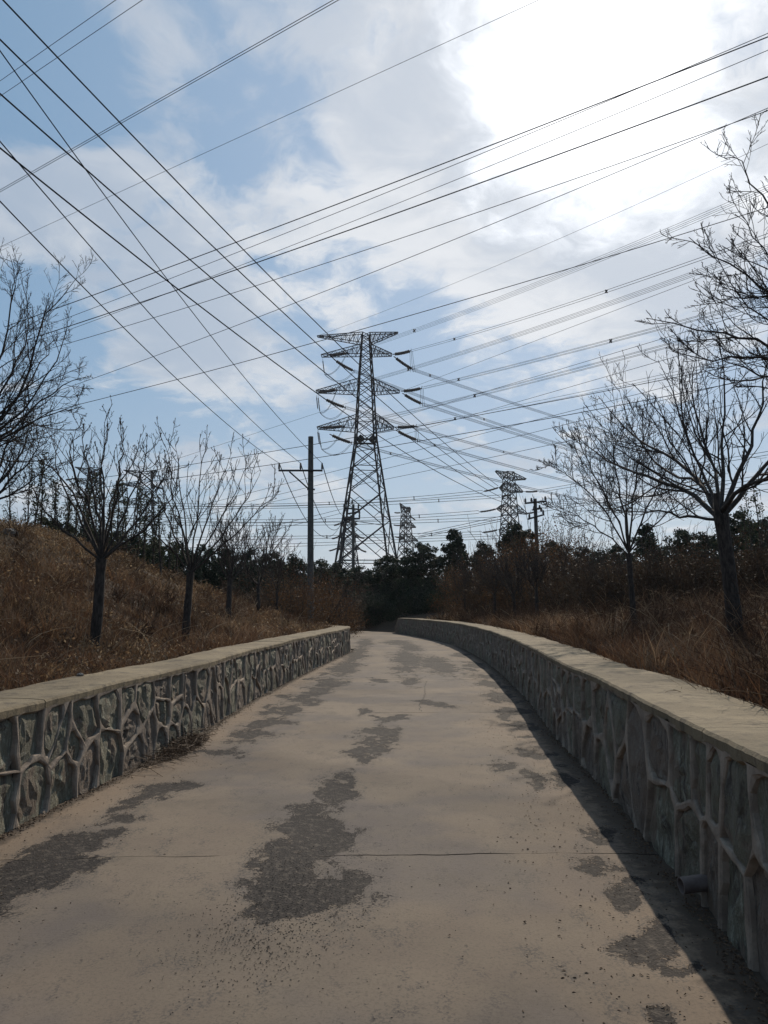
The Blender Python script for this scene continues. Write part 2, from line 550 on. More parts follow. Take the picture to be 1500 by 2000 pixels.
def terrain(x, y):
    x = np.asarray(x, float); y = np.asarray(y, float)
    xl, xr = XL(y), XR(y)
    dl = xl - x; dr = x - xr
    nz = (fbm(x * .35, y * .35, 4, 3) - .5)
    fade = 1 - .60 * sstep(26, 60, y)
    zl = .70 + fade * 2.95 * sstep(.7, 10.0, dl) + nz * .55 * sstep(.4, 3, dl) - 1.3 * sstep(13, 40, dl) + .25 * np.sin(x * .5 + y * .3) * sstep(2, 6, dl)
    zr = .78 + .95 * sstep(.6, 9, dr) * (1 - .4 * sstep(30, 60, y)) + nz * .45 * sstep(.4, 3, dr) + .3 * sstep(14, 30, dr)
    far = .6 + (fbm(x * .01, y * .01, 3, 9) - .5) * 3 * sstep(120, 400, np.hypot(x, y))
    wl = sstep(.25, .45, dl); wr = sstep(.25, .45, dr)
    z = -.07 + (zl + .07) * wl + (zr + .07) * wr
    # beyond the bend the verge drops to the level of the road
    endf = sstep(LEND[1] + .3, LEND[1] + 4, y)
    z = np.where(dl > 0, z * (1 - endf) + endf * (-.07 + (zl + .0) * sstep(.3, 4.5, dl)), z)
    endr = sstep(49, 52, y)
    z = np.where(dr > 0, z * (1 - endr) + endr * (-.07 + (zr + .0) * sstep(.3, 5, dr)), z)
    ff = sstep(70, 110, np.hypot(x, y))
    return z * (1 - ff) + far * ff


def project0(x, y):
    r = np.array([x, y, -EYE]); yy = r[1] * ct + r[2] * st_; up = -r[1] * st_ + r[2] * ct
    return 750 + 1500 * r[0] / yy, 1000 - 1500 * up / yy


def on_ground(px, py):
    r = ray(px, py)
    for D in np.arange(3.0, 90, .05):
        p = np.array([0, 0, EYE]) + r * (D / r[1])
        if p[2] <= terrain(p[0], p[1]) and abs(p[0]) > 0: return p
    return at(px, py, 60)


def stand(px, D):
    X = (px - 750) / 1500 * D / ct * 1.0
    X = at(px, 1187, D)[0]
    return np.array([X, D, float(terrain(X, D))])


# ground sheet
xs = np.concatenate([-np.geomspace(3000, 30, 24), np.arange(-29.5, -6, .5), np.arange(-6, 6, .2), np.arange(6, 30, .5), np.geomspace(30, 3000, 24)])
ys = np.concatenate([[-400, -150, -60, -25], np.arange(-12, 34, .4), np.arange(34, 80, .8), np.geomspace(80, 4000, 40)])
GX, GY = np.meshgrid(xs, ys)
GZ = terrain(GX, GY)
idx = np.arange(GX.size).reshape(GX.shape)
F = np.stack([idx[:-1, :-1], idx[:-1, 1:], idx[1:, 1:], idx[1:, :-1]], -1).reshape(-1, 4)
g = link('ground', mesh_np('ground', np.stack([GX, GY, GZ], -1), F, M['soil'], True))
tag(g, kind='structure')

# ------------------------------------------------------------------ the road: slabs with open joints
joints = [-4.5, gpt(700, 1672)[1], gpt(800, 1392)[1], 17.6, 23.5, 29.5, 36, 43, 50, 57, 66]
ell = [(650, 1555, 42, 34), (690, 1535, 22, 14), (610, 1615, 48, 42), (655, 1640, 30, 26), (575, 1695, 55, 44), (600, 1755, 90, 44), (520, 1760, 60, 34), (650, 1735, 42, 44), (560, 1795, 85, 24), (475, 1795, 34, 20),
       (720, 1460, 38, 22), (708, 1487, 27, 8), (745, 1432, 38, 14), (770, 1405, 30, 7), (850, 1375, 35, 6), (800, 1330, 20, 10),
       (10, 1750, 80, 40), (75, 1705, 65, 32), (150, 1655, 55, 26), (215, 1625, 36, 12), (250, 1590, 34, 11), (330, 1545, 52, 16), (280, 1565, 30, 8), (440, 1470, 40, 8),
       (490, 1437, 45, 16), (520, 1410, 42, 12), (560, 1385, 34, 10), (600, 1365, 34, 9), (640, 1335, 34, 12), (672, 1305, 28, 16), (695, 1280, 22, 18), (712, 1256, 16, 10), (620, 1350, 20, 8),
       (800, 1290, 34, 20), (790, 1308, 30, 9), (800, 1265, 22, 9), (775, 1255, 30, 5), (860, 1300, 30, 20), (740, 1330, 20, 5),
       (1145, 1605, 36, 14), (1160, 1632, 28, 10), (1175, 1715, 44, 15), (1205, 1762, 40, 17), (1260, 1832, 40, 22), (1285, 1860, 26, 16), (1335, 1885, 22, 14), (1315, 1970, 20, 16), (1240, 1735, 30, 10),
       (1085, 1512, 20, 12), (1050, 1478, 26, 7), (1020, 1418, 30, 9), (1000, 1390, 28, 7), (985, 1362, 32, 9), (965, 1340, 30, 9), (945, 1320, 26, 8), (925, 1300, 22, 6), (1040, 1440, 20, 4), (900, 1278, 18, 5)]
for _k in range(46):
    yy_ = random.uniform(7.5, 36); side_ = random.choice([-1, -1, 0, 1])
    pxl = {-1: (XL(yy_) + random.uniform(.35, 1.0)), 0: ((XL(yy_) + XR(yy_)) / 2 + random.uniform(-.5, .35)), 1: (XR(yy_) - random.uniform(.45, .95))}[side_]
    q__ = project0(pxl, yy_)
    ell.append((q__[0], q__[1], random.uniform(.05, .16) * 1500 / yy_, random.uniform(.10, .45) * 2400 / yy_ ** 2))
EL = []
for (cx, cy, rx, ry) in ell:
    c = gpt(cx, cy); a = gpt(cx + rx, cy); b0 = gpt(cx, cy - ry); b1 = gpt(cx, cy + ry)
    EL.append((c[0], (b0[1] + b1[1]) / 2, abs(a[0] - c[0]) * (1.12 if cy > 1500 else .95), (b0[1] - b1[1]) / 2 * (1.12 if cy > 1500 else .9)))


def wear_at(X, Y):
    w = np.zeros_like(X)
    wx = (fbm(X * 2.6, Y * 1.6, 4, 51) - .5) * .55; wy = (fbm(X * 2.6, Y * 1.2, 4, 57) - .5) * (.5 + .08 * Y)
    X = X + wx; Y = Y + wy
    for (cx, cy, rx, ry) in EL:
        r = np.hypot((X - cx) / rx, (Y - cy) / ry)
        w = np.maximum(w, np.clip(1.02 - .60 * r, 0, 1))
    return w


road = empty('road', (0, 0, 0), None, None)
tag(road, kind='structure')
JW = {}


def jy(k, x):
    y0 = joints[k]
    return y0 + (fbm(x * 1.1, np.full_like(x, k * 7.7), 3, 21) - .5) * .09 + (fbm(x * 6, np.full_like(x, k * 3.7), 5, 22) - .5) * .085 + .03 * x * (k == 1)


for k in range(len(joints) - 1):
    y0, y1 = joints[k], joints[k + 1]
    stepy = .05 if y1 < 13 else (.09 if y1 < 30 else .2)
    ny = max(int((y1 - y0) / stepy), 8); nx = 84 if y1 < 30 else 50
    gap = .006 if k < 3 else .009
    S, T = np.meshgrid(np.linspace(0, 1, nx), np.linspace(0, 1, ny))
    Ymid = y0 + (y1 - y0) * T
    X = XL(Ymid) - .06 + (XR(Ymid) - XL(Ymid) + .12) * S
    gv = gap * np.clip(3.2 * fbm(X * 2.1, X * 0 + 5, 4, 23) - .75 - .9 * (np.abs(X + .75) < .35), .04, 2.2)
    Y = (jy(k, X) + gv) * (1 - T) + (jy(k + 1, X) - gv) * T
    X = XL(Y) - .06 + (XR(Y) - XL(Y) + .12) * S
    w = wear_at(X, Y)
    Z = (fbm(X * 1.2, Y * 1.2, 3, 5) - .5) * .02 + (fbm(X * .5, Y * .3, 2, 8) - .5) * .02
    Z -= .007 * sstep(.35, .6, w + (fbm(X * 6, Y * 4, 3, 31) - .5) * .8)
    sand = np.clip(1 - np.minimum(X - XL(Y), XR(Y) - X) / .9 + (fbm(X * 2, Y * 1.3, 4, 17) - .5) * 1.2, 0, 1)
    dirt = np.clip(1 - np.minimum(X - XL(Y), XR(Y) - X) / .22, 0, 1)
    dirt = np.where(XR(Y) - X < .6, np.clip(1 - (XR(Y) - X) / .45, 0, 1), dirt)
    idx = np.arange(X.size).reshape(X.shape)
    F = np.stack([idx[:-1, :-1], idx[:-1, 1:], idx[1:, 1:], idx[1:, :-1]], -1).reshape(-1, 4)
    # skirts give the joint depth; their dark colour paints shade over sunlit ends
    V = np.stack([X, Y, Z], -1).reshape(-1, 3)
    ext, FF = [], [F]
    for row in (0, -1):
        o = len(V) + sum(len(e) for e in ext)
        r = V[:nx * ny].reshape(ny, nx, 3)[row].copy(); r[:, 2] -= .05
        ext.append(r)
        tp_ = V.reshape(ny, nx, 3)[row].copy(); ext.append(tp_)
        bot = o + np.arange(nx); top = bot + nx
        FF.append(np.stack([top[:-1], top[1:], bot[1:], bot[:-1]], -1))
    V = np.concatenate([V] + ext); FF = np.concatenate(FF)
    wa = np.concatenate([w.ravel(), w[0], w[0], w[-1], w[-1]]); sa = np.concatenate([sand.ravel(), sand[0], sand[0], sand[-1], sand[-1]])
    link('concrete_slab', mesh_np('concrete_slab', V, FF, None, True, mats=[M['road'], M['roadbase_joint_shade']], midx=(np.arange(len(FF)) >= len(F)).astype(int), attrs={'wear': wa, 'sand': sa, 'dirt': np.concatenate([dirt.ravel(), dirt[0], dirt[0], dirt[-1], dirt[-1]])}), road)
YY = np.arange(-5, 66, .5)
V = np.concatenate([np.stack([XL(YY) - .05, YY, np.full_like(YY, -.045)], 1), np.stack([XR(YY) + .05, YY, np.full_like(YY, -.045)], 1)])
n = len(YY); i = np.arange(n - 1)
link('road_bed', mesh_np('road_bed', V, np.stack([i, i + n, i + n + 1, i + 1], 1), M['roadbase_joint_shade']), road)

# a long wandering crack: a narrow sunken strip of dark dirt
cr = [gpt(*p) for p in [(834, 1330), (828, 1345), (832, 1357), (818, 1375), (822, 1390)]]
cp = np.array([np.append(c[:2], .012) for c in cr])
cp, _ = smooth_path(cp[:, :2], .05, 1)
cp = cp + (RNG.random(cp.shape) - .5) * .035
cw = .003 + RNG.random(len(cp)) * .006
zc_ = (fbm(cp[:, 0] * 1.2, cp[:, 1] * 1.2, 3, 5) - .5) * .02 + (fbm(cp[:, 0] * .5, cp[:, 1] * .3, 2, 8) - .5) * .02 + .0025
V = np.concatenate([np.column_stack([cp[:, 0] - cw, cp[:, 1], zc_]), np.column_stack([cp[:, 0] + cw, cp[:, 1], zc_])])
i = np.arange(len(cp) - 1); n = len(cp)
link('crack', mesh_np('crack', V, np.stack([i, i + n, i + n + 1, i + 1], 1), M['grit']), road)


# ------------------------------------------------------------------ stone walls
def clip(poly, nx_, ny_, c):
    """keep points with n.p <= c"""
    out = []
    m = len(poly)
    for i in range(m):
        a, b = poly[i], poly[(i + 1) % m]
        da = nx_ * a[0] + ny_ * a[1] - c; db = nx_ * b[0] + ny_ * b[1] - c
        if da <= 0: out.append(a)
        if (da < 0 < db) or (db < 0 < da):
            t = da / (da - db)
            out.append((a[0] + (b[0] - a[0]) * t, a[1] + (b[1] - a[1]) * t))
    return out


def ray_poly(c, ang, poly):
    dx, dy = math.cos(ang), math.sin(ang)
    best = None
    m = len(poly)
    for i in range(m):
        a, b = poly[i], poly[(i + 1) % m]
        ex, ey = b[0] - a[0], b[1] - a[1]
        det = dx * (-ey) + dy * ex
        if abs(det) < 1e-12: continue
        rx, ry = a[0] - c[0], a[1] - c[1]
        t = (rx * (-ey) + ry * ex) / det
        s = (dx * ry - dy * rx) / det
        if t > 0 and -1e-6 <= s <= 1 + 1e-6 and (best is None or t > best): best = t
    return best or 0.0


def chaikin(p, it=2):
    for _ in range(it):
        q = []
        for i in range(len(p)):
            a, b = p[i], p[(i + 1) % len(p)]
            q += [(a[0] * .75 + b[0] * .25, a[1] * .75 + b[1] * .25), (a[0] * .25 + b[0] * .75, a[1] * .25 + b[1] * .75)]
        p = q
    return p


def stone_wall(path, side, H, label, seed, ramp_end=None):
    """path: polyline at the foot of the road face; side=+1 when the road lies to the right (+x)"""
    rs = random.Random(seed)
    pts, t = smooth_path(path, .2, 2)
    L = t[-1]
    tan = np.gradient(pts, axis=0); tan /= np.linalg.norm(tan, axis=1, keepdims=True)
    nor = np.stack([tan[:, 1], -tan[:, 0]], 1) * side      # towards the road

    def hf(u):
        h = np.full_like(np.asarray(u, float), 1.0)
        if ramp_end: h = 1 - .55 * sstep(L - ramp_end, L, u)
        return h

    def mp(u, v, d_):
        u = np.asarray(u, float); v = np.asarray(v, float)
        x = np.interp(u, t, pts[:, 0]); y = np.interp(u, t, pts[:, 1])
        a = np.interp(u, t, nor[:, 0]); b = np.interp(u, t, nor[:, 1])
        z = v * hf(u) + .006 * np.sin(u * 1.3 + seed) * (v > .5) + .003 * np.sin(u * 3.1) * (v > .5)
        lean = -.03 * v
        return np.stack([x + a * (d_ + lean), y + b * (d_ + lean), z], -1)

    wall = empty('stone_wall', (float(pts[0, 0]), float(pts[0, 1]), 0), label, 'wall')
    # core
    us = t
    prof = [(-.045, -.15), (-.045, H - .075), (-TH, H - .075), (-TH, -.15)]
    V = np.concatenate([mp(us, np.full_like(us, pz), np.full_like(us, pd)) for pd, pz in prof])
    n = len(us); i = np.arange(n - 1); FF = []
    for k in range(4):
        a = k * n; b = ((k + 1) % 4) * n
        FF.append(np.stack([a + i, a + i + 1, b + i + 1, b + i], 1))
    FF.append(np.array([[0, n, 2 * n, 3 * n], [n - 1, 4 * n - 1, 3 * n - 1, 2 * n - 1]]))
    link('wall_core', mesh_np('wall_core', V, np.concatenate(FF), M['mortar']), wall)
    # cap, finely stepped with ragged edges
    uc = np.arange(0, L, .07); uc = np.append(uc, L)
    e1 = (fbm(uc * 1.1, uc * 0, 4, seed) - .5) * .022 + (fbm(uc * 9, uc * 0, 3, seed + 4) - .5) * .02
    e2 = (fbm(uc * 1.1, uc * 0 + 9, 4, seed) - .5) * .10 + (fbm(uc * 7, uc * 0, 3, seed + 9) - .5) * .05
    hb = (fbm(uc * 1.7, uc * 0 + 3, 4, seed + 2) - .5) * .03
    rows = []
    th = .075
    low = (fbm(uc * 5, uc * 0 + 5, 3, seed + 5) - .5) * .05
    for (dd, zz, kind) in [(-.02, H - th - .012, 'b'), (.014, H - th * .9, 'f'), (.020, H - .02, 'f'), (.006, H - .002, 'f'), (-.12, H + .004, 'm'), (-.30, H + .006, 'm'), (-.5, H + .002, 'm'), (-TH + .02, H - .002, 'k'), (-TH - .03, H - .03, 'k'), (-TH - .02, H - th - .02, 'k')]:
        e = e1 if kind in 'fb' else (e2 if kind == 'k' else (fbm(uc * 3, uc * 0 + dd * 7, 3, seed) - .5) * .01)
        z2 = hb * .3 + (fbm(uc * 2.5, uc * 0 + dd * 11, 3, seed + 7) - .5) * .014 * (kind == 'm')
        zz2 = np.full_like(uc, zz) + z2 + (low if kind == 'b' or zz < H - .05 and kind == 'f' else 0)
        rows.append(mp(uc, zz2, np.full_like(uc, dd) + e))
    V = np.stack(rows, 0); R_, n = V.shape[:2]
    idx = np.arange(R_ * n).reshape(R_, n)
    cuts = [0]
    while cuts[-1] < n - 1:
        cuts.append(min(cuts[-1] + rs.randint(38, 70), n - 1))
        if n - 1 - cuts[-1] < 20: cuts[-1] = n - 1
    for c0_, c1_ in zip(cuts[:-1], cuts[1:]):
        VV = V[:, c0_:c1_ + 1].copy()
        if c0_ > 0: VV[:, 0] += (VV[:, 1] - VV[:, 0]) * .09
        if c1_ < n - 1: VV[:, -1] += (VV[:, -2] - VV[:, -1]) * .09
        VV[:, :, 2] += rs.uniform(-.002, .003)
        k_ = VV.shape[1]
        id2 = np.arange(R_ * k_).reshape(R_, k_)
        F = np.stack([id2[:-1, :-1], id2[:-1, 1:], id2[1:, 1:], id2[1:, :-1]], -1).reshape(-1, 4)
        endf = []
        for e in (0, k_ - 1):
            for r in range(1, R_ // 2):
                endf.append((id2[r - 1, e], id2[r, e], id2[R_ - 1 - r, e], id2[R_ - r, e]))
        link('cement_cap', mesh_np('cement_cap', VV, np.concatenate([F, np.array(endf)]), M['cap'], False), wall)
    # stones: seeds in strip coordinates
    top = H - .06
    seeds = []
    u = -.1
    while u < L + .2:
        wdt = rs.uniform(.30, .62)
        r = rs.random()
        if r < .14: vs = [.5]
        elif r < .80: vs = [.27 + rs.uniform(-.06, .06), .74 + rs.uniform(-.06, .05)]
        else: vs = [.17, .5 + rs.uniform(-.05, .05), .84]
        off = 0
        for v in vs:
            seeds.append((u + wdt / 2 + rs.uniform(-.15, .15), v * top + rs.uniform(-.03, .03)))
            if rs.random() < .13: seeds.append((u + wdt / 2 + rs.uniform(-.3, .3), rs.uniform(.1, .9) * top))
        u += wdt
    seeds = np.array(seeds)
    mV, mF, mo = [], [], 0
    k_all = []
    for si, (su, sv) in enumerate(seeds):
        if su < 0.02 or su > L - .02: continue
        nb = np.where((np.abs(seeds[:, 0] - su) < 1.3) & (np.arange(len(seeds)) != si))[0]
        full = [(max(su - 1, 0), -.10), (min(su + 1, L), -.10), (min(su + 1, L), top), (max(su - 1, 0), top)]
        mw = rs.uniform(.012, .027)
        ins = [(max(su - 1, 0) + .02, -.06), (min(su + 1, L) - .02, -.06), (min(su + 1, L) - .02, top - .02), (max(su - 1, 0) + .02, top - .02)]
        for j in nb:
            nx_, ny_ = seeds[j, 0] - su, seeds[j, 1] - sv
            ln = math.hypot(nx_, ny_); nx_ /= ln; ny_ /= ln
            c = nx_ * (su + seeds[j, 0]) / 2 + ny_ * (sv + seeds[j, 1]) / 2
            full = clip(full, nx_, ny_, c)
            ins = clip(ins, nx_, ny_, c - mw * (.30 + 1.15 * float(hashn(np.float64(min(si, j)), np.float64(max(si, j)), seed))))
            if len(full) < 3 or len(ins) < 3: break
        if len(full) < 3 or len(ins) < 3: continue
        ins = chaikin(ins, 1) if rs.random() < .4 else ins
        cen = np.mean(ins, 0)
        angs = sorted([k * 2 * math.pi / 16 + .01 for k in range(16)] + [math.atan2(p[1] - cen[1], p[0] - cen[0]) % (2 * math.pi) for p in full])
        angs = [a for i_, a in enumerate(angs) if i_ == 0 or a - angs[i_ - 1] > 1e-4]
        ro = np.array([ray_poly(cen, a, full) for a in angs]); ri = np.array([ray_poly(cen, a, ins) for a in angs])
        ri = np.minimum(ri * (1 + .05 * np.array([math.sin(3 * a + si) + math.sin(5 * a + 2 * si) + .8 * math.sin(9 * a + si) for a in angs])), ro - .006)
        if ri.min() < .02: ri = np.maximum(ri, .02)
        ca, sa = np.cos(angs), np.sin(angs)
        m = len(angs)
        loops = []
        for (rr, dd) in [(ro, .016), (ro * .30 + ri * .70, .013), (ri, .003), (ri * .985, -.035)]:
            loops.append(mp(cen[0] + rr * ca, cen[1] + rr * sa, np.full(m, dd)))
        V = np.concatenate(loops)
        i = np.arange(m); i2 = (i + 1) % m
        for q_ in range(3):
            mF.append(np.stack([q_ * m + i, q_ * m + i2, (q_ + 1) * m + i2, (q_ + 1) * m + i], 1) + mo)
        mV.append(V); mo += len(V)
        # the stone itself, sunk behind the mortar rim
        deep = rs.uniform(-.018, .002)
        area = 0.5 * abs(sum(ins[a][0] * ins[(a + 1) % len(ins)][1] - ins[(a + 1) % len(ins)][0] * ins[a][1] for a in range(len(ins))))
        ns = 14
        an = np.arange(ns) * 2 * math.pi / ns
        rin = np.array([ray_poly(cen, a, ins) for a in an])
        nearness = pts[min(int(cen[0] / .2), len(pts) - 1), 1]
        rings = [1.03, .84, .62, .40, .18] if nearness < 12 else [1.03, .72, .35]
        SV = []
        tx, ty = rs.uniform(-.12, .12), rs.uniform(-.08, .08)
        for qi, f_ in enumerate(rings):
            uu = cen[0] + rin * f_ * np.cos(an); vv = cen[1] + rin * f_ * np.sin(an)
            nz_ = fbm(uu * 9 + si * 3.3, vv * 5 + uu * 3, 3, seed) - .5
            dd = deep + (0 if qi else -.008) + .004 * (1 - f_ ** 2) + (np.round(nz_ * 5) / 5 * .6 + nz_ * .4) * .075 * (1 if qi else .3)
            dd = dd + tx * (uu - cen[0]) * f_ * (qi > 0) + ty * (vv - cen[1]) * (qi > 0)
            SV.append(mp(uu, vv, np.minimum(dd, .018)))
        SV.append(mp(np.array([cen[0]]), np.array([cen[1]]), np.array([min(deep + .02, .01)])))
        V = np.concatenate(SV)
        FF = []
        for q_ in range(len(rings) - 1):
            for a in range(ns):
                b = (a + 1) % ns
                FF.append((q_ * ns + a, q_ * ns + b, (q_ + 1) * ns + b)); FF.append((q_ * ns + a, (q_ + 1) * ns + b, (q_ + 1) * ns + a))
        q_ = len(rings) - 1
        for a in range(ns): FF.append((q_ * ns + a, q_ * ns + (a + 1) % ns, len(V) - 1))
        k_all.append((nearness, V, np.array(FF), rs.choice(['stone_green', 'stone_brown', 'stone_brown', 'stone_green', 'stone_light'])))
    for (nn, V, FF, mk) in k_all[:300]:
        c = V.mean(0)
        me = mesh_np('stone', V - c, FF, M[mk], False)
        o = bpy.data.objects.new('stone', me); C.objects.link(o); o.parent = wall
        o.location = (c[0] - wall.location[0], c[1] - wall.location[1], c[2])
    link('mortar_joints', mesh_np('mortar_joints', np.concatenate(mV), np.concatenate(mF), M['mortar']), wall)
    return wall, mp, L


wl, mpL, LL = stone_wall(LB_full, +1, HL, 'low rubble stone wall with cement cap along the left edge of the road', 3)
wr, mpR, LR = stone_wall(RB, -1, HR, 'long curving rubble stone wall with cement cap and shaded face, right of the road', 11, ramp_end=.9)

# drain pipe sticking out of the right wall
pp = gpt(1385, 1772, 0.0)
dpx = at(1325, 1728, 3.85)
mouth = at(1330, 1730, 4.35); pa = mouth + np.array([.22, .022, .02]); pdir = np.array([-1.0, -.12, -.10]); pdir /= np.linalg.norm(pdir)
pipe = empty('drain_pipe', pa, 'short grey-pink plastic drain pipe poking out of the foot of the right wall', 'pipe')
a0 = pa; b0 = mouth
V1, F1 = tubes(np.array([[a0, b0]]), np.full((1, 2), .043), 20)
link('pipe_wall', mesh_np('pipe_wall', V1, F1, M['pipe'], True), pipe)
V2, F2 = tubes(np.array([[b0, a0]]), np.full((1, 2), .037), 20)
link('pipe_bore', mesh_np('pipe_bore', V2, F2, M['pipe'], True), pipe)
n = 20; V3 = np.concatenate([V1[20:40], V2[0:20]])
# rim ring: pair the closest points
d_ = ((V3[:20, None] - V3[None, 20:]) ** 2).sum(-1).argmin(1)
i = np.arange(20)
link('pipe_rim', mesh_np('pipe_rim', V3, np.stack([i, (i + 1) % 20, 20 + d_[(i + 1) % 20], 20 + d_[i]], 1), M['pipe']), pipe)


# ------------------------------------------------------------------ grass and weeds
def blades(P, h, w, lean, az, name, matl, tint, kind='stuff'):
    n = len(P)
    dx, dy = np.cos(az), np.sin(az)
    px_, py_ = -dy, dx
    # face roughly random
    fa = RNG.random(n) * math.pi
    fx, fy = np.cos(fa), np.sin(fa)
    def pt(t, s):
        hz_ = h * (t - .25 * lean * t * t); hx = h * lean * t * t
        x = P[:, 0] + dx * hx + fx * w * s; y = P[:, 1] + dy * hx + fy * w * s
        return np.stack([x, y, P[:, 2] + hz_], 1)
    V = np.stack([pt(0, -.5), pt(0, .5), pt(.5, -.42), pt(.5, .42), pt(1, 0)], 1).reshape(-1, 3)
    b = np.arange(n)[:, None] * 5
    F = np.concatenate([b + [0, 1, 3], b + [0, 3, 2], b + [2, 3, 4]])
    o = link(name, mesh_np(name, V, F, matl, True, attrs={'tint': np.repeat(tint, 5)}))
    return o


def scatter(n, side, y0, y1, d0, d1, bias=1.0, clump=.55, seed=0):
    """points on a bank, denser towards the viewer, gathered in tufts"""
    nt = n // 14
    y = y0 + (y1 - y0) * RNG.random(nt) ** 1.7
    dd = d0 + (d1 - d0) * RNG.random(nt) ** bias
    x = XL(y) - dd if side < 0 else XR(y) + dd
    keep = fbm(x * 1.1, y * 1.1, 4, seed) > .39
    x, y = x[keep], y[keep]
    m = len(x)
    sc = np.repeat(.05 + .10 * RNG.random(m) + .004 * y, 14)
    X = np.repeat(x, 14) + RNG.normal(0, 1, m * 14) * sc
    Y = np.repeat(y, 14) + RNG.normal(0, 1, m * 14) * sc
    ok = (XL(Y) - X > TH + .03) if side < 0 else (X - XR(Y) > TH + .03)
    ok &= ~((Y > LEND[1] - .3) & (XL(Y) - X < 1.0) & (side < 0))
    X, Y = X[ok], Y[ok]
    tt = np.repeat(RNG.random(m), 14)[ok]
    return np.stack([X, Y, terrain(X, Y) - .02], 1), tt


def veg(name, n, side, y0, y1, d0, d1, h, wid, matl, seed, bias=1.0, leanr=(.2, 1.1)):
    P, tt = scatter(n, side, y0, y1, d0, d1, bias, seed=seed)
    m = len(P)
    patch = fbm(P[:, 0] * .5, P[:, 1] * .5, 3, seed + 2)
    hh = h * (.35 + .9 * patch) * (.5 + .8 * RNG.random(m))
    w = wid * (.7 + .6 * RNG.random(m)) * (1 + P[:, 1] * .045)
    lean = leanr[0] + (leanr[1] - leanr[0]) * RNG.random(m)
    az = RNG.random(m) * 2 * math.pi
    p2 = fbm(P[:, 0] * 2.6, P[:, 1] * 2.6, 3, seed + 5)
    tint = np.clip(.30 * tt + .45 * RNG.random(m) ** 1.6 + 1.1 * (patch - .5) + 1.2 * (p2 - .5) + .12, 0, 1)
    hh = hh * (.45 + 1.1 * p2)
    return blades(P, hh, w, lean, az, name, matl, tint)


tag(veg('dry_grass', 170000, -1, 3.5, 40, TH, 15, .34, .0085, M['grass'], 41, 1.0), 'tan dry grass matted over the left bank', 'grass', kind='stuff')
tag(veg('dry_weeds', 50000, -1, 5, 34, TH, 5.5, .46, .0065, M['redgrass'], 43, 1.3), 'red-brown dry weeds standing behind the left wall', 'weeds', kind='stuff')
tag(veg('dry_weeds', 180000, 1, 2.6, 42, TH, 13, .56, .0065, M['redgrass'], 47, 1.2), 'dense red-brown dry weeds behind the right wall', 'weeds', kind='stuff')
tag(veg('dry_grass', 60000, 1, 3, 50, TH + .3, 15, .40, .0085, M['grass'], 49, .9), 'tan dry grass mixed through the right verge', 'grass', kind='stuff')


# withered leaf bits caught in the grass
def bits(n, side, y0, y1, d1, matl, label, seed):
    y = y0 + (y1 - y0) * RNG.random(n) ** 1.7; dd = TH + .05 + d1 * RNG.random(n)
    x = XL(y) - dd if side < 0 else XR(y) + dd
    k = fbm(x * 1.1, y * 1.1, 4, seed) > .47
    k &= ~((y > LEND[1] - .3) & (dd < 1.0) & (side < 0))
    x, y = x[k], y[k]; m = len(x)
    P = np.stack([x, y, terrain(x, y) + .04 + .30 * RNG.random(m) ** 1.3], 1)
    a = RNG.normal(0, 1, (m, 3)); a /= np.linalg.norm(a, axis=1, keepdims=True)
    b = np.cross(a, RNG.normal(0, 1, (m, 3))); b /= np.linalg.norm(b, axis=1, keepdims=True)
    s = ((.008 + .014 * RNG.random(m)) * (1 + y * .05))[:, None]
    V = np.stack([P - a * s, P + b * s * .5, P + a * s, P - b * s * .5], 1).reshape(-1, 3)
    tag(link('withered_leaves', mesh_np('withered_leaves', V, np.arange(m * 4).reshape(-1, 4), matl, attrs={'tint': np.repeat(RNG.random(m) ** 1.5, 4)})), label, 'leaves', kind='stuff')


bits(110000, -1, 3.5, 38, 13, M['grass'], 'small withered leaves and seed heads caught in the grass of the left bank', 71)
bits(100000, 1, 2.8, 42, 12, M['redgrass'], 'small withered leaves and seed heads caught in the weeds behind the right wall', 73)


# long arching pale stalks
def stalks(n, side, y0, y1, d0, d1, name, label):
    y = y0 + (y1 - y0) * RNG.random(n) ** 1.5; dd = d0 + (d1 - d0) * RNG.random(n)
    x = XL(y) - dd if side < 0 else XR(y) + dd
    z = terrain(x, y)
    L_ = .5 + .6 * RNG.random(n); az = RNG.random(n) * 6.28; ln = .3 + .9 * RNG.random(n)
    t = np.linspace(0, 1, 6)
    P = np.stack([x[:, None] + np.cos(az)[:, None] * (L_ * ln)[:, None] * t ** 2, y[:, None] + np.sin(az)[:, None] * (L_ * ln)[:, None] * t ** 2,
                  z[:, None] + L_[:, None] * (t - .45 * ln[:, None] * t ** 2)], -1)
    R = np.interp(t, [0, 1], [.0032, .0012])[None] * np.ones((n, 1)) * (1 + y[:, None] * .05)
    V, F = tubes(P, R, 3)
    tag(link(name, mesh_np(name, V, F, M['straw'], True, attrs={'tint': np.repeat(RNG.random(n), 18)})), label, 'stalks', kind='stuff')


stalks(420, 1, 3.2, 26, TH + .1, 7, 'straw_stalks', 'pale arching straw stalks above the weeds behind the right wall')
stalks(220, -1, 6, 28, TH + .1, 6, 'straw_stalks', 'pale bent straw stalks on the left bank')


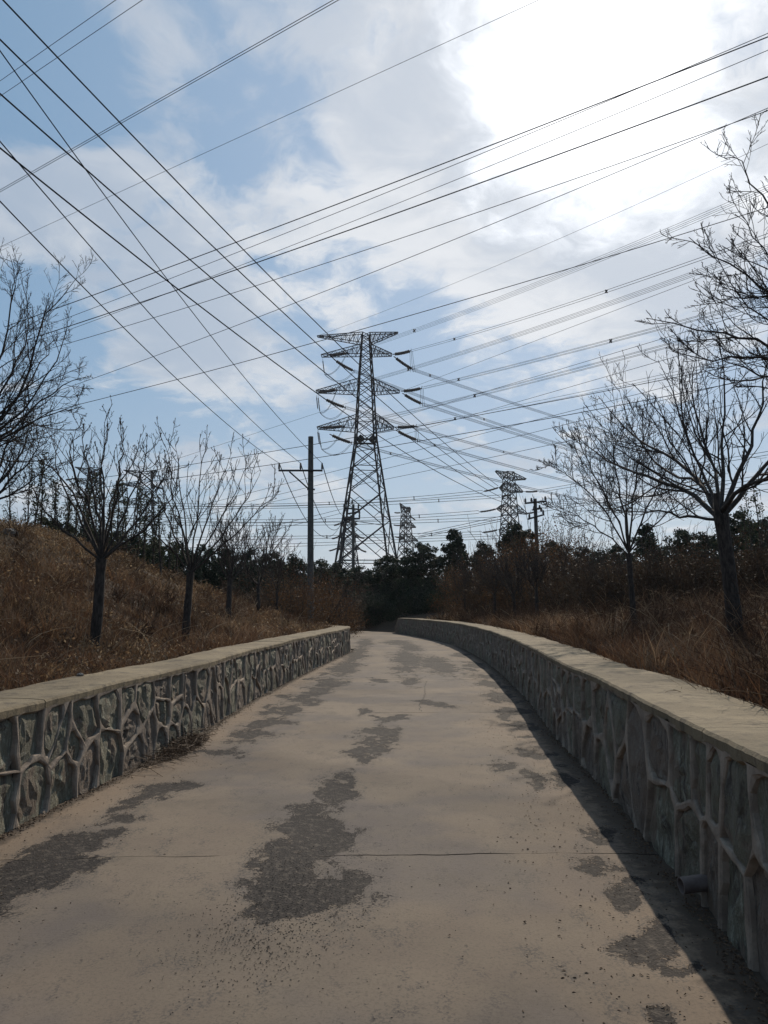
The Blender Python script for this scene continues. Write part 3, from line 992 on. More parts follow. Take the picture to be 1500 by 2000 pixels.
# ------------------------------------------------------------------ litter and grit on the road
def litter(Pc, s, name, matl, label, cat):
    n = len(Pc)
    a = RNG.random(n) * 6.28; s1 = s * (.5 + RNG.random(n)); s2 = s1 * (.25 + .5 * RNG.random(n))
    c, q_ = np.cos(a), np.sin(a)
    k = np.array([[-1, -.6], [1, -.4], [.8, .7], [-.7, .8]])
    X = Pc[:, 0:1] + k[None, :, 0] * (s1 * c)[:, None] - k[None, :, 1] * (s2 * q_)[:, None]
    Y = Pc[:, 1:2] + k[None, :, 0] * (s1 * q_)[:, None] + k[None, :, 1] * (s2 * c)[:, None]
    Z = Pc[:, 2:3] + RNG.random((n, 4)) * s * .7
    top = np.stack([X, Y, Z], -1)
    V = np.concatenate([top, np.stack([X[:, :1] * .5 + X[:, 2:3] * .5, Y[:, :1] * .5 + Y[:, 2:3] * .5, Z.max(1, keepdims=True) + s * .35], -1)], 1).reshape(-1, 3)
    b = np.arange(n)[:, None] * 5
    F = np.concatenate([b + [0, 1, 4], b + [1, 2, 4], b + [2, 3, 4], b + [3, 0, 4]])
    return tag(link(name, mesh_np(name, V, F, matl, False, attrs={'tint': np.repeat(RNG.random(n), 5)})), label, cat, kind='stuff')


def edge_pts(n, side, y0, y1, spread):
    y = y0 + (y1 - y0) * RNG.random(n) ** 1.6
    d_ = np.abs(RNG.normal(0, spread, n)) + .01
    d_ *= (.3 + 1.3 * fbm(y * 1.3, y * 0 + side, 3, 77))
    x = XL(y) + d_ if side < 0 else XR(y) - d_
    return np.stack([x, y, np.full(n, .008)], 1)


litter(edge_pts(3600, -1, 3.5, 29, .06), .010, 'leaf_litter', M['debris'], 'dead leaves and twigs gathered at the foot of the left wall', 'litter')
litter(edge_pts(4200, 1, 2.5, 47, .06), .009, 'leaf_litter', M['debris'], 'dead leaves and dirt gathered at the foot of the right wall', 'litter')
# heap by the left wall
hp = gpt(350, 1465)
n = 1500
th_ = RNG.random(n) * 6.28; rr = RNG.random(n) ** .7
hx = XL(hp[1] + rr * np.sin(th_) * 1.0) + .02 + np.abs(rr * np.cos(th_)) * .28
litter(np.stack([hx, hp[1] + rr * np.sin(th_) * 1.0, .01 + .12 * (1 - rr) * RNG.random(n)], 1), .014, 'leaf_heap', M['debris'], 'low heap of dry brown leaves and twigs against the left wall', 'leaves')
tw = 240
c0 = np.stack([XL(hp[1] + RNG.normal(0, .5, tw)) + RNG.random(tw) * .30, hp[1] + RNG.normal(0, .6, tw), .02 + .09 * RNG.random(tw)], 1)
a = RNG.random(tw) * 6.28; dv = np.stack([np.cos(a), np.sin(a), RNG.normal(0, .35, tw)], 1) * (.05 + .12 * RNG.random(tw))[:, None]
V, F = tubes(np.stack([c0 - dv, c0 + dv + [0, 0, .01]], 1), np.full((tw, 2), .0022), 3)
tag(link('dry_twigs', mesh_np('dry_twigs', V, F, M['debris'], attrs={'tint': np.full(len(V), .5)})), 'thin dry twigs tangled in the leaf heap by the left wall', 'twigs', kind='stuff')
# grit scattered over the slabs
n = 900
c = gpt(470, 1850)
gx = RNG.normal(c[0] + .1, .22, n); gy = RNG.normal(c[1] + .1, .30, n)
n2 = 420
gy2 = 2.2 + 12 * RNG.random(n2) ** 1.7; gx2 = XL(gy2) + .3 + RNG.random(n2) * (XR(gy2) - XL(gy2) - .5)
n3_ = 1500
c2 = gpt(580, 1740)
gx3 = RNG.normal(c2[0], .22, n3_); gy3 = RNG.normal(c2[1], .42, n3_)
G_ = np.stack([np.concatenate([gx, gx2, gx3]), np.concatenate([gy, gy2, gy3]), np.full(n + n2 + n3_, .004)], 1)
litter(G_, .0042, 'loose_grit', M['grit'], 'dark loose grit sprinkled over the concrete road', 'grit')
n = 3000
y = 3 + 24 * RNG.random(n) ** 1.5
side = RNG.random(n) < .5
x = np.where(side, XL(y) + .35 + .35 * RNG.normal(0, 1, n), XR(y) - .5 + .3 * RNG.normal(0, 1, n))
ok = (x > XL(y) + .02) & (x < XR(y) - .02)
litter(np.stack([x, y, np.full(n, .006)], 1)[ok], .007, 'road_crumbs', M['debris'], 'small crumbs of dirt and dead leaf along both road edges', 'dirt')


# ------------------------------------------------------------------ trees
def unit(v): return v / (np.linalg.norm(v, axis=-1, keepdims=True) + 1e-9)


def grow(O, Dv, L_, n, curl, wig, rng):
    B = len(O)
    P = np.zeros((B, n, 3)); P[:, 0] = O
    d_ = unit(Dv.copy()); st = (L_ / (n - 1))[:, None]
    for k in range(1, n):
        d_ = unit(d_ + np.array([0, 0, curl]) + rng.normal(0, wig, (B, 3)))
        P[:, k] = P[:, k - 1] + d_ * st
    return P


def sprout(P, R, per, t0, ang, lf, n, curl, wig, rng, rf=.5, rmin=.002, l_base=None):
    """children from each path"""
    B, m, _ = P.shape
    t = t0 + (1 - t0) * (np.arange(per)[None] + rng.random((B, per))) / per
    t = np.clip(t, 0, .985)
    f = t * (m - 1); i = np.minimum(f.astype(int), m - 2); fr = (f - i)[..., None]
    bi = np.arange(B)[:, None]
    O = P[bi, i] * (1 - fr) + P[bi, i + 1] * fr
    T = unit(P[bi, i + 1] - P[bi, i])
    rnd = rng.normal(0, 1, T.shape); perp = unit(rnd - (rnd * T).sum(-1, keepdims=True) * T)
    a = ang[0] + (ang[1] - ang[0]) * rng.random(t.shape)
    Dv = T * np.cos(a)[..., None] + perp * np.sin(a)[..., None]
    plen = np.linalg.norm(np.diff(P, axis=1), axis=2).sum(1)
    if l_base is not None: plen = np.full(B, l_base)
    L_ = plen[:, None] * lf * (1.15 - .75 * t) * (.55 + .8 * rng.random(t.shape))
    r0 = (R[bi, i] * (1 - fr[..., 0]) + R[bi, i + 1] * fr[..., 0]) * rf
    r0 = np.maximum(r0, rmin * 1.3)
    O, Dv, L_, r0 = O.reshape(-1, 3), Dv.reshape(-1, 3), L_.ravel(), r0.ravel()
    C_ = grow(O, Dv, L_, n, curl, wig, rng)
    RR = r0[:, None] * np.linspace(1, .45, n)[None]
    RR = np.maximum(RR, rmin)
    return C_, RR


def buds(P, rng, s, frac=.6, per=3):
    B, n, _ = P.shape
    sel = rng.random(B) < frac
    Q = P[sel]
    if not len(Q): return np.zeros((0, 3)), np.zeros((0, 3), int)
    cs = []
    for k in range(per):
        t = 1 - .45 * rng.random(len(Q)) * (k > 0)
        f = t * (n - 1); i = np.minimum(f.astype(int), n - 2); fr = (f - i)[:, None]
        bi = np.arange(len(Q))
        cs.append(Q[bi, i] * (1 - fr) + Q[bi, i + 1] * fr + rng.normal(0, s * .5, (len(Q), 3)))
    c = np.concatenate(cs); m = len(c)
    sz = s * (.6 + .7 * rng.random(m))
    off = np.array([[1, 0, 0], [0, 1, 0], [-1, 0, 0], [0, -1, 0], [0, 0, 1.5], [0, 0, -1.3]])
    V = (c[:, None] + off[None] * sz[:, None, None]).reshape(-1, 3)
    b = np.arange(m)[:, None] * 6
    F = np.concatenate([b + k for k in ([0, 1, 4], [1, 2, 4], [2, 3, 4], [3, 0, 4], [1, 0, 5], [2, 1, 5], [3, 2, 5], [0, 3, 5])])
    return V, F


def crown_from_limbs(limbs, radii, rng, dens=1.0, rmin=.003, bud=.010, curl=.12, lb=None, lf=(.5, .45), wig=(.1, .14)):
    """limbs: (B,n,3)"""
    parts = [tubes(limbs, radii, 6)]
    p1 = max(2, int(9 * dens)); p2 = max(2, int(6 * dens)); p3 = max(1, int(3 * dens))
    P1, R1 = sprout(limbs, radii, p1, .14, (.35, .9), lf[0], 8, curl, wig[0], rng, .55, rmin * 1.5)
    P2, R2 = sprout(P1, R1, p2, .12, (.4, 1.0), lf[1], 6, curl * 1.1, wig[1], rng, .6, rmin * 1.1)
    P3, R3 = sprout(P2, R2, p3, .15, (.4, 1.0), .45, 4, curl, wig[1], rng, .7, rmin)
    parts += [tubes(P1, R1, 4), tubes(P2, R2, 3), tubes(P3, R3, 3)]
    BV = [buds(P1, rng, bud * .6, .9, 6), buds(P2, rng, bud * .5, .6, 3)]
    return parts, BV


def finish_tree(root, trunk_parts, limb_parts, BV, bark):
    V, F = join(trunk_parts); link('trunk', mesh_np('trunk', V, F, M[bark], True), root)
    V, F = join(limb_parts); cr_ = link('crown', mesh_np('crown', V, F, M[bark], True), root)
    if BV:
        BV = [b for b in BV if len(b[0])]
        V, F = join(BV)
        o = bpy.data.objects.new('buds', mesh_np('buds', V, F, M['bud'])); C.objects.link(o); o.parent = cr_; o['kind'] = 'stuff'
    return root


def trunk_tube(p0, p1, r0, r1, rng, n=10):
    t = np.linspace(0, 1, n)[:, None]
    P = p0 + (p1 - p0) * t
    P[1:-1] += rng.normal(0, r0 * .05, (n - 2, 3)) * [1, 1, .2]
    R = r0 + (r1 - r0) * t[:, 0]
    R[0] *= 1.25; R[1] *= 1.06
    P[0, 2] -= .12
    return tubes(P[None], R[None], 10, True)


def bare_tree(name, base, fork, height, spread, r, seed, label, group, nl=8, dens=1.0, rmin=.003, bark='bark', bud=.010, cat='tree'):
    rng = np.random.default_rng(seed)
    base = np.array(base, float); fork = np.array(fork, float)
    root = empty(name, base, label, cat, group)
    tr = [trunk_tube(base, fork, r, r * .8, rng)]
    az = np.arange(nl) * 2 * math.pi / nl + rng.random(nl) * .6
    el = np.radians(rng.uniform(28, 68, nl)); el[0] = math.radians(80)
    Dv = np.stack([np.cos(az) * np.cos(el), np.sin(az) * np.cos(el), np.sin(el)], 1)
    rise = height - (fork[2] - base[2])
    L_ = rng.uniform(.62, .85, nl) * np.where(np.sin(el) > .75, rise, (spread + rise) * .58)
    O = fork + rng.normal(0, r * .25, (nl, 3)) - [0, 0, r * .8]
    limbs = grow(O, Dv, L_, 10, .085, .07, rng)
    R = (r * .30 * rng.uniform(.7, 1.15, nl))[:, None] * np.linspace(1, .16, 10)[None]
    R = np.maximum(R, rmin)
    parts, BV = crown_from_limbs(limbs, R, rng, dens, rmin, bud, .13, lf=(.62, .36), wig=(.05, .09))
    return finish_tree(root, tr, parts, BV, bark)


def rel(V, o): return V - o


# left row of pruned trees
def g_at(px, D):
    X = at(px, 1187, D)[0]
    return np.array([X, D, float(terrain(X, D))])


LATER = []
left_row = [
    (186, 1283, 198, 1092, 815, 14, 'pruned bare tree nearest in the left row, straight trunk and fan of budding shoots', .085, 11.8, 9, 1.15),
    (362, 1245, 372, 1118, 850, 22, 'second bare tree of the left row with long shoots reaching towards the pole', .08, 15.8, 9, 1.1),
    (446, 1225, 449, 1132, 985, 33, 'third tree of the left row, short dark trunk with small twiggy crown', .09, 22.5, 8, .9),
    (505, 1215, 505, 1140, 985, 45, 'fourth tree of the left row, thin trunk in front of brown shrubs', .075, 28, 8, .9),
    (541, 1210, 541, 1150, 1040, 57, 'fifth and smallest tree of the left row, slim trunk left of the concrete pole', .07, 33, 7, .8),
]
LEFT_GUIDE = {
    186: [([(198, 1095), (165, 1030), (125, 960), (108, 900), (104, 850)], .6), ([(198, 1095), (150, 1060), (95, 1010), (60, 950), (40, 910)], -.3),
          ([(198, 1090), (180, 1000), (150, 930), (135, 880), (150, 838)], -.7), ([(198, 1090), (192, 1000), (172, 920), (160, 870), (162, 832)], .8),
          ([(198, 1090), (205, 1000), (200, 920), (205, 870), (216, 822)], .2), ([(198, 1090), (222, 1000), (235, 930), (238, 880), (246, 852)], -.9),
          ([(198, 1095), (232, 1030), (262, 960), (278, 910), (292, 878)], .5), ([(198, 1095), (245, 1045), (285, 990), (312, 940), (335, 905)], .9),
          ([(198, 1095), (240, 1060), (290, 1030), (325, 985), (345, 950)], -.4), ([(198, 1092), (160, 1000), (120, 930), (80, 900), (62, 880)], 1.3),
          ([(198, 1090), (212, 1010), (225, 950), (262, 905), (270, 868)], 1.4)],
    362: [([(372, 1118), (345, 1050), (318, 990), (296, 940), (280, 905)], .5), ([(372, 1118), (335, 1080), (300, 1040), (282, 1000), (268, 970)], -.5),
          ([(372, 1115), (355, 1030), (338, 960), (330, 900), (322, 868)], -.8), ([(372, 1115), (362, 1030), (352, 960), (350, 900), (342, 852)], .9),
          ([(372, 1115), (382, 1030), (388, 960), (395, 900), (408, 868)], .2), ([(372, 1115), (398, 1040), (420, 970), (438, 925), (452, 880)], -.8),
          ([(372, 1118), (410, 1050), (445, 990), (470, 940), (488, 890)], .6), ([(372, 1118), (425, 1055), (465, 1000), (495, 950), (512, 918)], 1.0),
          ([(372, 1120), (420, 1080), (470, 1030), (515, 985), (548, 955)], -.5), ([(372, 1118), (360, 1040), (330, 985), (310, 920), (300, 880)], 1.5)]}
for (bx, by, fx, fy, ty, sd, lab, r, D, nl, dn) in left_row:
    if bx in LEFT_GUIDE:
        sd_, kk = sd, LEFT_GUIDE[bx]
        LATER.append((lab, g_at(bx, D), [(bx + (fx - bx) * .5, (by + fy) / 2), (fx, fy)], [(p_, dp, 1.0) for p_, dp in kk], D, r, sd_))
        continue
    b = g_at(bx, D); f = at(fx, fy, D + .1); tp = at(fx, ty, D)
    f[2] = max(f[2], b[2] + .7)
    bare_tree('bare_tree', b, f, (tp[2] - b[2]) * 1.0, (tp[2] - f[2]) * .8, r, sd, lab, 'pruned bare trees along the left wall', nl, dn, .0028 * (D / 12) ** .7, 'bark', .010 * (D / 12) ** .5)


# the big forked tree on the right, limbs traced as real branches in depth
def guided(name, base, trunk_px, limbs_px, D, r, seed, label, cat='tree', group=None, dens=1.0, rmin=.003, bark='bark', bud=.010, lr=.36, lf=(.5, .45), curl=.1):
    rng = np.random.default_rng(seed)
    root = empty(name, base, label, cat, group)
    tr = []
    if trunk_px:
        P = np.array([base] + [at(x, y, D) for x, y in trunk_px]); P[0, 2] -= .15
        s = np.linspace(0, 1, 14); k = np.linspace(0, 1, len(P))
        P = np.stack([np.interp(s, k, P[:, j]) for j in range(3)], 1)
        R = np.interp(s, [0, .08, .85, 1], [r * 1.3, r * 1.05, r * .85, r * .95])
        R *= 1 + rng.normal(0, .04, 14)
        tr = [tubes(P[None], R[None], 12, True)]
    LP, LRr = [], []
    for (pts_, dep, rs_) in limbs_px:
        m = len(pts_)
        P = np.array([at(x, y, D + dep * (i / (m - 1))) for i, (x, y) in enumerate(pts_)])
        s = np.linspace(0, 1, 12); k = np.linspace(0, 1, m)
        Q = np.stack([np.interp(s, k, P[:, j]) for j in range(3)], 1)
        Q[1:-1] = (Q[:-2] + 2 * Q[1:-1] + Q[2:]) / 4
        Q[2:] += rng.normal(0, .018, Q[2:].shape)
        LP.append(Q); LRr.append(np.maximum(r * lr * rs_ * np.linspace(1, .14, 12), rmin))
    parts, BV = crown_from_limbs(np.array(LP), np.array(LRr), rng, dens, rmin, bud, curl, lf=lf)
    return finish_tree(root, tr if tr else [tubes(np.array([base - [0, 0, .1], LP[0][0]])[None], np.full((1, 2), r), 10, True)], parts, BV, bark)


DR = 10.5
for (lab, b_, tp_, lm_, D_, r_, sd_) in LATER:
    guided('bare_tree', b_, tp_, lm_, D_, r_, sd_, lab, group='pruned bare trees along the left wall', dens=.82, rmin=.0030 * (D_ / 12) ** .7, bud=.013 * (D_ / 12) ** .5, lr=.26, lf=(.42, .38), curl=.14)
bR = g_at(1447, DR)
guided('bare_tree', bR, [(1436, 1225), (1424, 1120), (1408, 1005)],
       [([(1402, 1010), (1340, 955), (1250, 925), (1180, 900), (1128, 850)], 3.2, 1.0),
        ([(1400, 1015), (1350, 1012), (1300, 1000), (1240, 1000), (1180, 990)], 1.5, .65),
        ([(1404, 1005), (1375, 945), (1310, 890), (1240, 860), (1170, 775)], 4.0, 1.05),
        ([(1404, 1005), (1385, 950), (1350, 880), (1320, 790), (1290, 700)], 3.0, .85),
        ([(1408, 1000), (1412, 930), (1408, 860), (1420, 760), (1400, 640)], 2.0, .9),
        ([(1412, 1000), (1440, 930), (1470, 860), (1490, 780), (1500, 660)], .8, 1.05),
        ([(1414, 1005), (1455, 960), (1500, 900), (1545, 840), (1600, 740)], .2, 1.1),
        ([(1408, 1000), (1450, 950), (1520, 930), (1580, 880), (1640, 800)], -1.5, .9),
        ([(1406, 1000), (1400, 930), (1370, 850), (1345, 760), (1370, 650)], 3.5, .8),
        ([(1404, 1008), (1360, 940), (1290, 920), (1230, 840), (1210, 760)], 4.5, .75)],
       DR, .105, 71, 'large dark forked bare tree leaning over the right wall, thick pruned trunk', dens=1.15, rmin=.0030, bud=.009, lf=(.38, .42))
# cut stub on the trunk
stub_o = [o for o in C.objects if o.name.startswith('bare_tree') and o.get('label', '').startswith('large dark forked')][0]
p = at(1402, 1003, DR - .05)
V, F = tubes(np.array([[p - [0, 0, .15], p + [-.01, 0, .28]]]), np.array([[.045, .036]]), 8, True)
link('cut_stub', mesh_np('cut_stub', V, F, M['bark'], True), stub_o)

# nearer tree, trunk outside the frame to the right; its budding boughs hang into the picture
D2 = 6.3
b2 = g_at(1720, D2)
guided('bare_tree', b2, [(1715, 1150), (1705, 980), (1690, 800)],
       [([(1690, 810), (1600, 700), (1520, 590), (1460, 530), (1345, 470)], .3, 1.0),
        ([(1690, 815), (1600, 720), (1500, 670), (1400, 650), (1262, 612)], .6, 1.0),
        ([(1690, 815), (1600, 745), (1500, 700), (1420, 700), (1310, 695)], -.5, .85),
        ([(1690, 800), (1620, 640), (1540, 480), (1490, 370), (1425, 300)], .2, .9),
        ([(1690, 820), (1620, 780), (1540, 745), (1440, 720), (1370, 675)], 1.0, .9),
        ([(1690, 800), (1620, 660), (1540, 560), (1480, 480), (1445, 415)], 1.2, .8),
        ([(1690, 800), (1610, 650), (1530, 560), (1470, 590), (1395, 565)], -.3, .75),
        ([(1690, 805), (1600, 720), (1530, 640), (1450, 600), (1372, 450)], .8, .75),
        ([(1690, 820), (1620, 800), (1560, 790), (1500, 760), (1440, 750)], .2, .8),
        ([(1690, 800), (1720, 640), (1760, 520), (1780, 400), (1820, 300)], 0, 1.0)],
       D2, .062, 83, 'near bare tree whose budding boughs reach in from the right edge', dens=1.25, rmin=.0021, bud=.0075, lf=(.34, .42))

# right background trees of the same kind
guided('bare_tree', g_at(1240, 16.5), [(1234, 1160), (1228, 1080)],
       [([(1228, 1080), (1190, 1010), (1140, 950), (1100, 925), (1070, 905)], .5, 1.0),
        ([(1228, 1080), (1200, 1000), (1160, 930), (1140, 880), (1130, 860)], -.8, 1.0),
        ([(1228, 1080), (1215, 980), (1200, 900), (1195, 850), (1190, 820)], .6, 1.0),
        ([(1228, 1080), (1235, 980), (1250, 900), (1255, 850), (1262, 815)], -1, 1.0),
        ([(1228, 1080), (1260, 1000), (1290, 940), (1320, 880), (1345, 840)], .3, 1.0),
        ([(1228, 1080), (1280, 1020), (1330, 980), (1370, 950), (1400, 925)], -.6, .9),
        ([(1228, 1085), (1180, 1040), (1130, 1010), (1095, 1000), (1075, 985)], .9, .9),
        ([(1228, 1085), (1225, 990), (1220, 940), (1230, 880), (1225, 840)], 2.0, .9)],
       16.5, .062, 91, 'twiggy bare tree with rounded crown between the leaning pole and the big forked tree', dens=1.5, rmin=.0038, bud=.010, lf=(.42, .44))
right_small = [
    (1050, 1232, 1047, 1150, 1080, 26, .07, 101, 'small bare tree standing at the foot of the leaning pole'),
    (1006, 1228, 1003, 1160, 1085, 31, .07, 102, 'slim bare tree behind the right wall left of the leaning pole'),
    (967, 1215, 966, 1160, 1090, 37, .075, 103, 'small bare tree behind the right wall with trunk between brown shrubs'),
    (908, 1205, 908, 1165, 1110, 44, .07, 104, 'farthest small bare tree near the end of the right wall'),
]
for (bx, by, fx, fy, ty, D, r, sd, lab) in right_small:
    b = g_at(bx, D); f = at(fx, fy, D); tp = at(fx, ty, D)
    f[2] = max(f[2], b[2] + .8)
    bare_tree('bare_tree', b, f, tp[2] - b[2] + .3, (tp[2] - f[2]) * .9 + .4, r, sd, lab, 'small bare trees behind the right wall', 8, .85, .006, 'bark', .014)

# left edge trees
guided('bare_tree', g_at(-190, 11.0), [(-190, 1000), (-170, 930)],
       [([(-170, 935), (-80, 880), (0, 830), (50, 760), (76, 650), (82, 620), (150, 545)], .3, 1.0),
        ([(-170, 935), (-90, 900), (0, 845), (60, 790), (110, 710), (130, 640)], .8, 1.0),
        ([(-170, 930), (-90, 850), (-20, 760), (10, 660), (30, 560), (20, 500)], -.2, .9),
        ([(-170, 940), (-80, 900), (0, 860), (70, 790), (120, 755), (155, 735)], 1.4, 1.0),
        ([(-170, 940), (-80, 880), (-10, 780), (30, 720), (60, 650), (40, 540)], 1.0, .9),
        ([(-170, 945), (-80, 920), (-10, 870), (50, 830), (100, 810), (150, 790)], -.6, .8),
        ([(-170, 930), (-140, 800), (-100, 700), (-70, 600), (-60, 500)], .5, .9),
        ([(-170, 940), (-70, 870), (10, 800), (60, 740), (90, 690), (110, 660)], 2.0, .8)],
       11.0, .085, 111, 'dense fine-twigged bare tree filling the left edge above the grassy bank', dens=1.5, rmin=.0023, bud=.006, curl=.05, lf=(.30, .45))
guided('bare_tree', g_at(-30, 15.0), [(-35, 1010), (-32, 985)],
       [([(-32, 990), (0, 960), (40, 920), (70, 890), (100, 850)], .4, 1.0),
        ([(-32, 990), (-10, 930), (10, 880), (20, 850), (30, 800)], -.5, 1.0),
        ([(-32, 990), (10, 970), (50, 950), (85, 920), (115, 905)], 1.0, .9),
        ([(-32, 990), (-50, 920), (-70, 870), (-80, 830), (-90, 780)], .5, 1.0),
        ([(-32, 990), (5, 940), (45, 880), (55, 850), (60, 830)], 1.2, .9)],
       15.0, .09, 113, 'smaller bare tree low at the left edge on top of the bank', dens=1.2, rmin=.0038, bud=.008)


# tangled reddish undergrowth, far too many stems to count
def undergrowth(nb, side, y0, y1, d0, d1, hh, label, seed):
    rng = np.random.default_rng(seed)
    y = y0 + (y1 - y0) * rng.random(nb) ** 1.4; dd = d0 + (d1 - d0) * rng.random(nb) ** 1.1
    x = XL(y) - dd if side < 0 else XR(y) + dd
    k = fbm(x * .6, y * .6, 3, seed) > .42
    x, y = x[k], y[k]; m = len(x); ns = 13
    O = np.stack([np.repeat(x, ns), np.repeat(y, ns), np.repeat(terrain(x, y), ns) - .03], 1) + rng.normal(0, .06, (m * ns, 3)) * [1, 1, 0]
    Dv = rng.normal(0, .55, (m * ns, 3)); Dv[:, 2] = 1
    L_ = np.repeat(hh * (.5 + .8 * rng.random(m)), ns) * (.5 + .7 * rng.random(m * ns))
    P = grow(O, Dv, L_, 6, -.05, .16, rng)
    sc = (1 + P[:, :1, 1] * .05)
    R_ = np.linspace(.0040, .0016, 6)[None] * sc
    P1, R1 = sprout(P, R_, 5, .25, (.4, 1.1), .42, 4, -.02, .18, rng, .7, .0013)
    R1 = R1 * (1 + P1[:, :1, 1] * .04)
    V, F = join([tubes(P, R_, 3), tubes(P1, R1, 3)])
    t_ = rng.random(m * ns) ** 1.6
    tint = np.concatenate([np.repeat(t_, 18), np.repeat(np.repeat(t_, 5), 12)])
    tag(link('undergrowth', mesh_np('undergrowth', V, F, M['redgrass'], True, attrs={'tint': tint})), label, 'undergrowth', kind='stuff')


undergrowth(900, 1, 4.2, 42, TH + .15, 9, .85, 'tangled thin reddish brown undergrowth behind the right wall', 501)
undergrowth(480, -1, 7, 36, TH + .3, 12, .55, 'thin tangled brown undergrowth scattered over the left bank', 503)


# ---- leafy crowns as clumps of small leaves
def leaf_cloud(centres, radii, per, size, rng, flat=.8, shell=.6):
    """clumps of leaf quads"""
    n = len(centres)
    v = rng.normal(0, 1, (n, per, 3)); v = unit(v)
    rr = rng.random((n, per, 1)) ** (1 / 3 * shell + .12)
    P = centres[:, None] + v * rr * radii[:, None, None] * np.array([1, 1, flat])
    P = P.reshape(-1, 3); m = len(P)
    a = unit(rng.normal(0, 1, (m, 3))); b = unit(np.cross(a, rng.normal(0, 1, (m, 3))))
    s = size * (.5 + rng.random(m))[:, None]
    V = np.stack([P - a * s, P + b * s * .55, P + a * s, P - b * s * .55], 1).reshape(-1, 3)
    F = np.arange(m * 4).reshape(-1, 4)
    ti = np.repeat(rng.random(n), per) * .6 + rng.random(m) * .4
    return V, F, np.repeat(ti, 4)


def evergreen_mesh(seed, H, Rr, kind):
    rng = np.random.default_rng(seed)
    cs, rs_ = [], []
    nlev = 15
    for k in range(nlev):
        t = (k + .5) / nlev
        if kind == 'cone': w = Rr * (1 - t) ** .5 * (.8 + .35 * rng.random())
        elif kind == 'round': w = Rr * math.sqrt(max(0.02, 1 - (2 * t - 1) ** 2)) * (.8 + .3 * rng.random())
        else: w = Rr * (t ** .3) * (1 - t) ** .5 * 1.6 * (.75 + .4 * rng.random())
        z = H * (.10 + .88 * t)
        m = max(2, int(15 * w / Rr))
        for j in range(m):
            a = rng.random() * 6.28; r_ = w * rng.random() ** .45
            cs.append((math.cos(a) * r_, math.sin(a) * r_, z + rng.normal(0, H * .03))); rs_.append(H * .055 * rng.uniform(.6, 1.3))
    cs.append((0, 0, H * .97)); rs_.append(H * .035)
    V, F, ti = leaf_cloud(np.array(cs), np.array(rs_) * 1.15, 100, H * .0145, rng)
    crown = mesh_np('crown', V, F, M['evergreen'], False, attrs={'tint': ti})
    tv, tf = tubes(np.array([[[0, 0, -.3], [.02, 0, H * .4], [0, .02, H * .85]]]), np.array([[H * .022, H * .015, H * .006]]), 7, True)
    bp = []
    for k in range(18):
        z = H * rng.uniform(.15, .8); a = rng.random() * 6.28; l_ = Rr * .8 * (1 - z / H) + .2
        bp.append([[0, 0, z], [math.cos(a) * l_ * .5, math.sin(a) * l_ * .5, z + l_ * .15], [math.cos(a) * l_, math.sin(a) * l_, z + l_ * .4]])
    bv, bf = tubes(np.array(bp), np.array([[.03, .02, .01]] * 18), 4)
    V, F = join([(tv, tf), (bv, bf)])
    return crown, mesh_np('trunk', V, F, M['bark'], True)


EV = [evergreen_mesh(201, 5.0, 1.15, 'cone'), evergreen_mesh(202, 5.0, 1.6, 'round'), evergreen_mesh(203, 5.0, 1.4, 'oval'), evergreen_mesh(204, 5.0, 1.7, 'round')]
rngE = random.Random(5)


def place_meshes(name, meshes, loc, scale, label, cat, group, rz):
    root = empty(name, loc, label, cat, group)
    root.scale = scale; root.rotation_euler = (0, 0, rz)
    for nm, me in meshes:
        o = bpy.data.objects.new(nm, me); C.objects.link(o); o.parent = root
    return root


